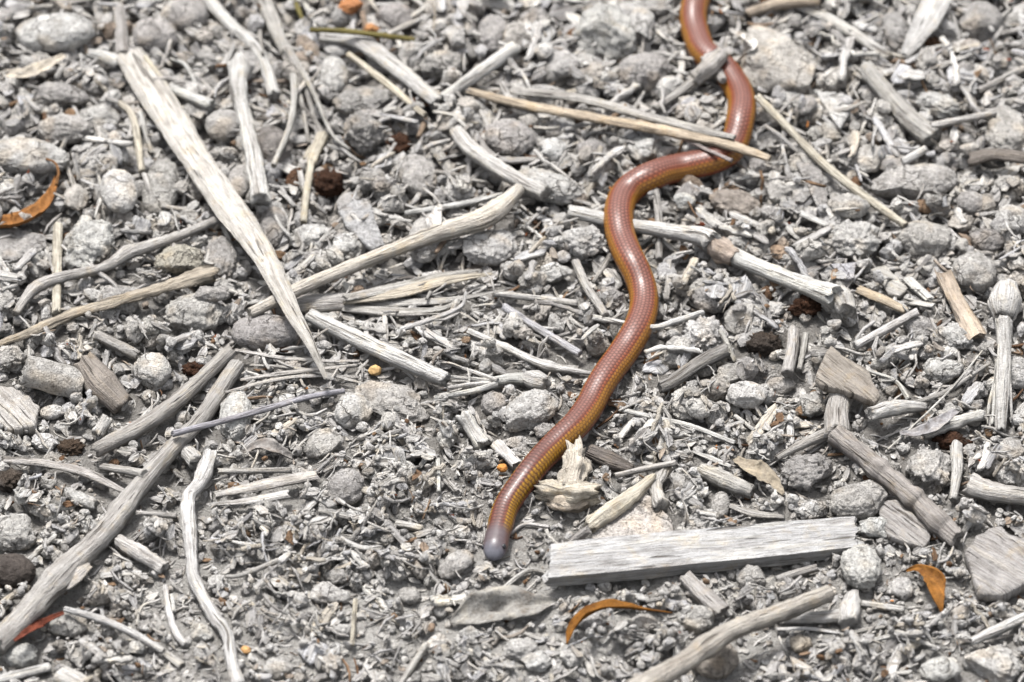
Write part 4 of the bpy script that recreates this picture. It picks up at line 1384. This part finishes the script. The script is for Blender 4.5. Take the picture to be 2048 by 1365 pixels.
for it in range(5):
    P, d = ground_at(S, z)
    rw = rp * K * d
    side = np.gradient(P, axis=0)[:, :2]
    side = np.stack([-side[:, 1], side[:, 0]], 1)
    side /= np.linalg.norm(side, axis=1)[:, None]
    hh = []
    for k in (-.5, -.25, 0, .25, .5):
        Q = P.copy()
        Q[:, :2] += side * (rw * k)[:, None]
        hh.append(H[cells(Q)])
    h = np.percentile(np.array(hh), 60, axis=0)
    for m in (41, 31, 25):
        h = np.convolve(np.pad(h, m // 2, 'edge'), np.ones(m) / m, 'valid')
    z = h + rw * .80
P, d = ground_at(S, z)
C = P
arc = np.concatenate([[0], np.cumsum(np.linalg.norm(np.diff(C, axis=0), axis=1))])
# even spacing along the body, denser at the snout
sa = np.concatenate([np.linspace(0, 1, 60) ** 2 * .004, np.linspace(.0042, arc[-1], NA - 60)])
C = np.stack([np.interp(sa, arc, C[:, k]) for k in range(3)], 1)
ker = np.ones(9) / 9
C2 = np.stack([np.convolve(np.pad(C[:, k], 4, 'edge'), ker, 'valid') for k in range(3)], 1)
C = C2
k4 = int(np.argmin(np.abs(sa - .0045)))
T4 = C[k4 + 12] - C[k4]
T4 /= np.linalg.norm(T4)
T4[2] = min(T4[2], .06)
C[:k4] = C[k4] - T4[None] * (sa[k4] - sa[:k4])[:, None]       # the head is straight
C[:, 2] += .0001 * np.exp(-sa / .006)
rw = np.interp(sa, arc, rw)
mm = sa * 1000
snout = 3.6
u = np.clip(1 - mm / snout, 0, 1)
wid = rw * np.sqrt(np.maximum(1 - u ** 2.3, 0)) * np.where(mm < 9, 1 - .05 * np.sin(np.clip((mm - 4) / 5, 0, 1) * math.pi), 1)
hgt = rw * (.93 - .20 * np.exp(-mm / 3.2)) * np.sqrt(np.maximum(1 - u ** 2.0, 0))
C[:, 2] -= (.93 * rw - hgt) * .30 * np.exp(-(mm / 4.0) ** 2)
T = np.gradient(C, axis=0)
T /= np.linalg.norm(T, axis=1)[:, None]
T[:k4] = T4
Sd = np.cross(T, [0, 0, 1.0])
Sd /= np.linalg.norm(Sd, axis=1)[:, None]
Un = np.cross(Sd, T)
th = np.arange(NR) * 2 * math.pi / NR                      # 0 = back, +-pi = belly
# overlapping scales on a staggered lattice
NSC, SL = 24, .86
TH, MMg = np.meshgrid(th, mm, indexing='xy')
ca = (TH / (2 * math.pi) * NSC)
cs = MMg / SL
d1 = np.full(ca.shape, 9.0)
d2 = np.full(ca.shape, 9.0)
dirx = np.zeros(ca.shape)
for k in (-1, 0, 1, 2):
    col = np.floor(ca) + k
    o = .5 * (np.mod(col, 2))
    for q in (-1, 0, 1):
        row = np.round(cs - o) + o + q
        da, ds = ca - col, cs - row
        dist = np.sqrt((da * .94) ** 2 + ds ** 2)
        new = dist < d1
        d2 = np.where(new, d1, np.minimum(d2, dist))
        dirx = np.where(new, ds, dirx)
        d1 = np.where(new, dist, d1)
edge = np.clip((d2 - d1) / .52, 0, 1)                      # 0 on the seams, 1 inside
edge = edge * edge * (3 - 2 * edge)
# towards the head the rows line up and dark bars cross the back and flanks
bar = np.clip((np.abs(np.mod(cs + .10 * np.sin(ca * math.pi), 1) - .5) - .10) / .22, 0, 1)
fw = 1 - np.clip((MMg - 22) / 26, 0, 1)
edge = edge * (1 - fw) + np.minimum(.35 + .65 * edge, bar) * fw
roll = math.radians(14) * (1 - sm(MMg, 25, 80)[..., 0])     # the forebody lies rolled a little to one side
TR = np.mod(TH + roll + math.pi, 2 * math.pi) - math.pi
deg = np.degrees(np.abs(TR))
headf = np.clip((MMg - 5.5) / 3.5, 0, 1)
amp = .00003 * headf * np.clip((mm[-1] - MMg) / 10, 0, 1)
bulge = amp * (edge - .6) + amp * .9 * np.clip(dirx, -.6, .6)
Vk = C[:, None, :] + Sd[:, None, :] * ((wid[:, None] + bulge) * np.sin(TH))[..., None] + Un[:, None, :] * ((hgt[:, None] + bulge) * np.cos(TH))[..., None]


def lerp(a, b, f):
    return np.asarray(a) * (1 - f) + np.asarray(b) * f


nz = fbm(np.stack([TH.ravel() * 2, MMg.ravel() * .25, np.zeros(TH.size)], 1), 2).reshape(TH.shape)
front = 1 - sm(MMg, 18, 55)                                 # towards the head: darker back, brighter yellow flanks
back = lerp((.130, .053, .039), (.098, .040, .031), front)
seam = lerp((.036, .009, .005), (.030, .008, .005), front)
cin = back * np.ones(TH.shape + (1,))
cse = seam * np.ones(TH.shape + (1,))
degs = deg + 9 * front[..., 0]
rim = sm(degs, 26, 40)
cin = lerp(cin, lerp((.16, .042, .016), (.12, .028, .014), front), rim)
fl = sm(degs + nz * 6, 42, 52)
cin = lerp(cin, lerp((.20, .088, .011), (.215, .112, .008), front), fl)
cse = lerp(cse, lerp((.075, .025, .005), (.042, .013, .003), front), fl)
be = sm(deg + nz * 6, 88, 104)
cin = lerp(cin, (.17, .05, .024), be)
cse = lerp(cse, (.10, .028, .013), be)
col = lerp(cse, cin, edge[..., None])
# head shields: lilac grey, snout pale bluish grey
hd = 1 - sm(MMg + nz * 1.5, 5.2, 8.6)
topc = lerp((.058, .043, .046), (.068, .037, .032), sm(deg, 40, 80))
topc = lerp(topc, (.088, .088, .104), 1 - sm(MMg + nz, .6, 3.4))
plate = np.abs(np.mod(MMg + .25 * np.sin(TH * 3), 1.7) - .85)
topc = topc * (1 - .10 * (1 - np.clip((plate - .02) / .18, 0, 1)) * sm(MMg, 3.0, 3.6)[..., 0])[..., None]
col = lerp(col, topc, hd)
V = Vk.reshape(-1, 3)
i = np.arange(NA - 1)[:, None] * NR
j = np.arange(NR)[None]
j2 = (j + 1) % NR
F = np.stack([i + j, i + j2, i + NR + j2, i + NR + j], -1).reshape(-1, 4)
sk = root('skink', (float(C[:, 0].mean()), float(C[:, 1].mean()), float(V[:, 2].min())), 'slender legless reddish brown skink with yellow flanks winding over the litter', 'lizard')
bl = np.array(sk.location)
me = make_mesh('body', V - bl, F)
ca_ = me.color_attributes.new('Col', 'FLOAT_COLOR', 'POINT')
ca_.data.foreach_set('color', np.concatenate([col.reshape(-1, 3), np.ones((V.shape[0], 1))], 1).astype(np.float32).ravel())
me.materials.append(SKIN)
body = bpy.data.objects.new('body', me)
body.parent = sk
COL.objects.link(body)
stamp(V)
# eyes
ke = int(np.argmin(np.abs(mm - 2.3)))
for sg in (-1, 1):
    a = sg * math.radians(66) - math.radians(14)
    c0 = C[ke] + Sd[ke] * wid[ke] * math.sin(a) * 1.0 + Un[ke] * hgt[ke] * math.cos(a) * 1.0
    U_, F_ = ICO[4]
    R_ = np.stack([T[ke], Sd[ke] * math.cos(a) - Un[ke] * math.sin(a), Sd[ke] * math.sin(a) + Un[ke] * math.cos(a)], 1)
    Ve = (U_ * np.array([.00056, .00050, .00034])) @ R_.T + c0
    m_ = make_mesh('eye', Ve - bl, [tuple(f) for f in F_])
    m_.materials.append(EYE)
    e_ = bpy.data.objects.new('eye', m_)
    e_.parent = sk
    COL.objects.link(e_)

# ------------------------------------------------------------------ things lying over or against the skink
stick([(936, 181), (1022, 204), (1158, 231), (1295, 255), (1380, 273), (1450, 287), (1540, 318)], [8, 11, 12, 12, 13, 14, 8],
      'long cream split reed lying over the skink', cat='reed', name='reed', color=(.60, .51, .39), flatness=.6, ridge=.2, sink=.05, soft=.9)
stick([(1022, 181), (1158, 197), (1261, 224), (1380, 255), (1470, 276)], [10, 11, 12, 10, 7], 'grey weathered reed along the cream split reed', cat='reed', name='reed', color='mid', flatness=.5, ridge=.2, sink=.05, soft=.9)
stick([(1345, 268), (1400, 294), (1464, 322)], [4, 4, 4], 'thin purple grey stem lying over the skink below the reed', cat='stem', name='stem', color=(.40, .35, .34), sink=.05, soft=.9)
fork('knobbed_twig', 'grey twig with a ragged knob lying over the skink tail', 'twig', [
    ('stem', [(1308, 218), (1350, 192), (1400, 152)], [8, 9, 10], {}),
    ('knob', [(1392, 160), (1420, 132), (1446, 102)], [15, 22, 12], dict(rough=.3, ridge=.2)),
    ('stub', [(1420, 140), (1438, 150), (1446, 162)], [12, 11, 7], dict(rough=.3))], color='mid', sink=.05, soft=.9)
stick([(1362, 90), (1366, 120), (1360, 160)], [4, 8, 7], 'small white upright twig left of the skink tail', color='pale', **TW)
fork('crumbled_wood', 'crumbled fibrous cream wood piece touching the skink', 'wood', [
    ('lump', [(1078, 978), (1120, 985), (1190, 985)], [16, 30, 22], dict(rough=.45, ridge=.3, color='cream', nseg=30)),
    ('lump', [(1150, 900), (1152, 935), (1140, 975)], [20, 30, 26], dict(rough=.45, ridge=.3, color=(.72, .66, .56), nseg=30)),
    ('lump', [(1100, 1000), (1140, 1008), (1170, 1000)], [14, 18, 12], dict(rough=.45, ridge=.3, color=(.66, .58, .48), nseg=24))], color='cream', jag=1.5)
rock(1005, 934, 11, 9, 10, 'small glossy orange seed against the white cut chip', cat='seed', name='seed', color='orange', mat=LEAF, facets=3, sink=.1)
rock(750, 742, 12, 14, 70, 'tan curled seed husk beside the fibres', cat='seed', name='seed_husk', color=(.34, .23, .11), mat=LEAF, facets=3, sink=.1)
rock(492, 1300, 11, 9, 30, 'orange tan seed husk beside the wavy root', cat='seed', name='seed_husk', color=(.28, .17, .08), mat=LEAF, facets=3, sink=.1)
# the board
stick([(1096, 1132), (1250, 1117), (1400, 1102), (1550, 1088), (1712, 1072)], [44, 48, 46, 46, 40], 'flat pale weathered board lying near the skink head', cat='board', name='board', color=(.50, .495, .485),
      flatness=.32, pw=12, rough=.02, ridge=.03, jag=.22, skew=-.25, nseg=52, sink=.15, nmax=150)
rock(1722, 1134, 42, 54, 0, 'round white pitted pebble at the end of the board', color='pale', rough=.07, fine=.05, sink=.2)
# raised stick, lower right
stick([(1262, 1384), (1348, 1338), (1451, 1269), (1553, 1228), (1658, 1188)], [24, 22, 20, 19, 18], 'raised grey brown stick with rough bumps', color=(.50, .47, .42), knots=[(.4, .25, .03)], lift=[10, 25, 30, 20], rough=.1)
# leaves
leaf([(-30, 455), (30, 452), (75, 430), (102, 395), (115, 350)], [16, 24, 22, 13, 3], 'curled ochre brown leaf with a long hooked stalk', curl=.7, lift=(6, 14, 16, 18, 22), color=(.145, .065, .02), side=.3)
stick([(112, 372), (117, 345), (110, 326), (92, 318)], [3.5, 2.5, 2.2, 2], 'hooked brown leaf stalk rising from the curled leaf', cat='stalk', name='leaf_stalk', color=(.30, .15, .06), lift=[20, 30, 30, 24])
leaf([(28, 1282), (70, 1256), (128, 1226)], [3, 12, 4], 'dark red brown leaf partly under a grey clod', color='red', curl=.5, lift=(10, 22, 22))
leaf([(1134, 1288), (1146, 1258), (1172, 1232), (1210, 1217), (1250, 1216), (1290, 1220), (1345, 1226)], [2, 14, 19, 17, 12, 4, 1.2], 'narrow curled amber leaf with a thin stalk', color='ochre', curl=.6, lift=(8, 22, 36, 40, 34, 24, 16), side=.5)
leaf([(1812, 1142), (1840, 1138), (1866, 1160), (1872, 1195), (1884, 1230)], [2, 10, 22, 15, 2], 'small twisted amber leaf right of the white pitted pebble', color=(.14, .06, .013), curl=.6, lift=(10, 24, 30, 22, 8), tw=1.2)
leaf([(900, 1246), (950, 1226), (1010, 1212), (1060, 1212), (1112, 1204)], [4, 34, 40, 30, 5], 'crumpled grey leaf with a dark curled edge', color=(.165, .157, .148), crumple=.7, curl=.35, lift=(6, 18, 22, 18, 8), side=-.25)
leaf([(1470, 918), (1505, 940), (1540, 960), (1566, 990)], [6, 22, 18, 4], 'ragged grey brown leaf above the dark rough stone', color=(.18, .155, .12), curl=.5, lift=(6, 18, 18, 10), ragged=.2)
leaf([(486, 905), (530, 895), (585, 918)], [4, 18, 6], 'small curled ringed bark leaf left of the pointed clod', color=(.17, .16, .15), curl=.8, lift=(6, 14, 8))
leaf([(1800, 868), (1850, 862), (1915, 822)], [4, 18, 6], 'purple grey bark leaf beside the ridged twig', color=(.16, .153, .158), curl=.4, lift=(5, 12, 8))
leaf([(880, 410), (868, 450), (878, 485)], [4, 16, 4], 'pale dry leaf scrap behind the long beige stick', color=(.32, .31, .295), curl=.5, lift=(6, 14, 6))
leaf([(1460, 60), (1505, 90), (1480, 120)], [4, 10, 4], 'pale leaf scrap beside the skink tail', color=(.32, .31, .295), curl=.6, lift=(8, 20, 8))
leaf([(0, 150), (60, 150), (130, 112)], [10, 18, 6], 'pale dry leaf below the large whitish pebble', color=(.27, .245, .21), curl=.6, lift=(10, 26, 22))
stick([(588, -12), (596, 18), (607, 42)], [5, 5, 4], 'short olive green straw near the frond', cat='straw', name='straw', color='olive', lift=[10, 10])
stick([(620, 60), (700, 64), (830, 80)], [5, 6, 5], 'long olive yellow straw above the broad stick', cat='straw', name='straw', color='olive', lift=[10, 12])

# ------------------------------------------------------------------ loose pieces between them, each its own object
R1 = np.random.default_rng(21)
GC = [(.62, .595, .555), (.54, .52, .49), (.70, .675, .63), (.46, .44, .42), (.58, .54, .49), (.66, .64, .61)]
WC = [(.66, .645, .62), (.57, .555, .535), (.74, .725, .69), (.46, .445, .43), (.63, .58, .50), (.60, .595, .60)]
FC = [(.55, .548, .55), (.48, .468, .455), (.65, .642, .625), (.41, .398, .388), (.56, .52, .465), (.60, .60, .615)]
# well visible things by which the loose pieces are told apart
LM = {
    'large smooth whitish oval pebble beside a round grey pebble': 'large whitish oval pebble', 'long pale cigar shaped pebble near a curled brown leaf': 'cigar shaped pebble',
    'widest longest cream wood splinter tapering to a point': 'long tapering cream splinter', 'white bark stick with a broken ochre end': 'white bark stick',
    'grey frond stem splitting into many thin fibres': 'frond of thin fibres', 'long cream split reed lying over the skink': 'reed lying over the skink',
    'largest rock, pale pinkish and angular, behind the skink tail': 'large pinkish rock', 'white flat slat with a pointed lower end': 'pointed white slat',
    'large long pitted pebble beside the long straw': 'long pitted pebble', 'white jointed stick that the skink crosses': 'white jointed stick',
    'long beige stick with a knobby tan end': 'long beige stick', 'thick whitish stick with a dark split and cut end': 'thick whitish cut stick',
    'longest thick grey twig with peeling bark': 'longest thick twig', 'grey broken twig lying beside the longest thick twig': 'broken twig beside the longest twig',
    'wavy white root with brown cracks': 'wavy white root', 'slender lavender grey twig lying across clods': 'slender lavender twig',
    'flat pale weathered board lying near the skink head': 'weathered board', 'narrow curled amber leaf with a thin stalk': 'narrow amber leaf',
    'small twisted amber leaf right of the white pitted pebble': 'twisted amber leaf', 'crumpled grey leaf with a dark curled edge': 'crumpled grey leaf',
    'raised grey brown stick with rough bumps': 'raised grey brown stick', 'thick dark grey forked twig with a long knotty branch': 'forked knotty twig',
    'white splintered stalk with a round knob on top': 'knobbed splintered stalk', 'broad fan shaped bark plate with ring grain': 'fan shaped bark plate',
    'curled ochre brown leaf with a long hooked stalk': 'curled brown leaf', 'angular faceted grey rock with a pointed top': 'angular faceted rock',
    'blunt cylindrical grey pellet with flat end': 'blunt cylindrical pellet', 'pitted oval stone with a small dark hole': 'pitted oval stone',
    'pale bean shaped stone with fine cracks beside the skink': 'cracked bean shaped stone', 'frayed beige twig fanning into long peeled fibres': 'frayed beige twig',
    'bent grey stick with white broken ends': 'bent grey stick', 'big pale layered rock with dark seams': 'layered rock', 'long pale straw running from the rock to an angular stone': 'long pale straw',
    'thick triangular brown grey bark piece on the forked twig': 'triangular bark piece', 'crumbled fibrous cream wood piece touching the skink': 'crumbled cream wood',
    'peach coloured bark strip with a ragged end': 'peach bark strip', 'smooth angular pale clod on bare soil': 'pale clod on bare soil', 'smooth pale straw beside the red brown leaf': 'pale straw by the red leaf',
    'splintered tan twig flaring into fibres at one end': 'flaring tan twig', 'knotted grey twig crossing the ochre cream twig': 'knotted grey twig',
    'broad grey white stick pointing at another white stick': 'broad grey white stick', 'grey stick with a dark swollen end': 'stick with a swollen end',
    'straight white speckled twig above the triangular bark': 'speckled white twig', 'dark grey ringed twig slanting away from the skink': 'dark ringed twig',
    'jointed white twig with dark rings tapering to the skink': 'ringed white twig', 'brownish grey round clod left of the skink neck': 'brownish clod by the skink neck',
    'smooth grey egg shaped pebble below the brown rotted clump': 'grey egg shaped pebble', 'white bent stick with a joint above the white bark stick': 'bent white jointed stick',
    'straight beige straw standing out on bare soil': 'beige straw on bare soil', 'white grooved straw beyond the curled amber leaf': 'grooved white straw'}
LP, LN = [], []
for o in list(COL.objects):
    ph = LM.get(o.get('label'))
    if not ph:
        continue
    for q in ([o] if o.type == 'MESH' else [c_ for c_ in COL.objects if c_.parent == o]):
        co = np.empty(len(q.data.vertices) * 3, np.float32)
        q.data.vertices.foreach_get('co', co)
        LP.append(co.reshape(-1, 3)[::9, :2] + np.array(o.location)[:2])
        LN += [ph] * len(LP[-1])
for nm, a, b in (('skink head', 0, 60), ('skink neck', 60, 170), ('middle of the skink', 300, 520), ('bend of the skink', 600, 760), ('skink tail', 850, NA)):
    LP.append(C[a:b:4, :2])
    LN += [nm] * len(LP[-1])
LP = np.concatenate(LP)


def landmark(x, y):
    return LN[int(np.argmin((LP[:, 0] - x) ** 2 + (LP[:, 1] - y) ** 2))]


TG = ('light grey', 'grey', 'whitish', 'dark grey', 'brownish', 'pale')
TF = ('bluish grey', 'dark grey', 'pale', 'very dark grey', 'brownish', 'light bluish')
BIG = dict(power=1.2, q=66, grow=.2, avoid=1.0)
individuals('rounded_stone', 'middle sized %s rounded stone', 'stone', 'middle sized loose stones', [t_crumb(R1, 5, 4, .14, .04) for k in range(9)], 80, .0026, .0050, ROCK, GC, TG, ymin=-.02, maskmax=.1, sink=.5, **BIG)
individuals('angular_stone', 'middle sized %s angular stone', 'stone', 'middle sized loose stones', [t_crumb(R1, 5, 11, .2, .07) for k in range(9)], 70, .0024, .0046, ROCK, GC, TG, ymin=-.06, maskmax=.1, sink=.5, **BIG)
individuals('loose_twig', 'middle sized %s loose twig', 'twig', 'middle sized loose twigs', [t_twig(R1) for k in range(9)], 45, .0050, .0090, WOOD, WC, TG, maskmax=.2, **BIG)
individuals('bark_scrap', 'middle sized %s flat bark scrap', 'bark', 'middle sized bark scraps', [t_flake(R1, 20, 5, .4, R1.uniform(.4, .8)) for k in range(9)], 55, .0034, .0056, WOOD, FC, TF, maskmax=.1, **BIG)
individuals('earth_clod', 'small %s crumbly earth clod', 'clod', 'small loose earth clods', [t_crumb(R1, 4, 9, .26, .10) for k in range(16)], 290, .0016, .0038, ROCK, GC, TG, grow=.3)
individuals('pebble', 'small %s smooth pebble', 'pebble', 'small loose pebbles', [t_crumb(R1, 4, 3, .14, .04) for k in range(10)], 110, .0014, .0034, ROCK, GC, TG)
individuals('bark_flake', 'small %s thin bark flake', 'flake', 'small loose bark flakes', [t_flake(R1, 14, 3, .45, R1.uniform(.4, .8)) for k in range(18)], 290, .0021, .0048, WOOD, FC, TF, grow=.15)
individuals('wood_chip', 'small %s flat wood chip', 'chip', 'small loose wood chips', [t_chip(R1) for k in range(14)], 280, .0022, .0050, WOOD, WC, TG, grow=.2)
individuals('twig_piece', 'small %s round twig piece', 'twig', 'small loose twig pieces', [t_twig(R1) for k in range(14)], 280, .0022, .0062, WOOD, WC, TG)
individuals('curled_fibre', 'thin %s curved fibre', 'fibre', 'small loose curved fibres', [t_splinter(R1, 8, 14, R1.uniform(.03, .06), .7) for k in range(14)], 200, .0025, .0070, WOOD, WC, TG)
individuals('leaf_crumb', 'tiny %s leaf crumb', 'leaf', 'tiny reddish leaf crumbs', [t_flake(R1, 9, 2, .7, .5) for k in range(6)], 60, .0005, .0012, LEAF,
            [(.14, .04, .02), (.28, .12, .04), (.16, .065, .035)], ('dark red', 'orange', 'reddish brown'), tilt=.6)
# last dusting of crumbs, densest on the bare soil
LOW = (-.11, .11, -.10, -.02)
scatter('soil_crumbs', 'small pale crumbs strewn over the bare soil', CR, 2600, .0003, .0011, LOW, ROCK_STUFF, 1.4, False, maskmax=.2, grow=0)
scatter('soil_chips', 'small pale chips strewn over the bare soil', FL, 2000, .0007, .0026, LOW, WOOD_STUFF, 1.5, False, maskmax=.2, grow=0)
scatter('soil_splinters', 'small pale splinters strewn over the bare soil', SP, 900, .0008, .0032, LOW, WOOD_STUFF, 1.5, maskmax=.2, grow=0)
scatter('fine_crumbs', 'finest loose earth crumbs lying on top of the litter', CR, 2400, .0004, .0016, BOX, ROCK_STUFF, 1.6, False, maskmax=.25)
scatter('fine_flakes', 'finest loose flakes lying on top of the litter', FL, 2800, .0006, .0021, BOX, WOOD_STUFF, 1.6, False, maskmax=.25)
scatter('fine_splinters', 'finest loose splinters lying on top of the litter', SP, 1800, .0006, .0026, BOX, WOOD_STUFF, 1.6, maskmax=.25)
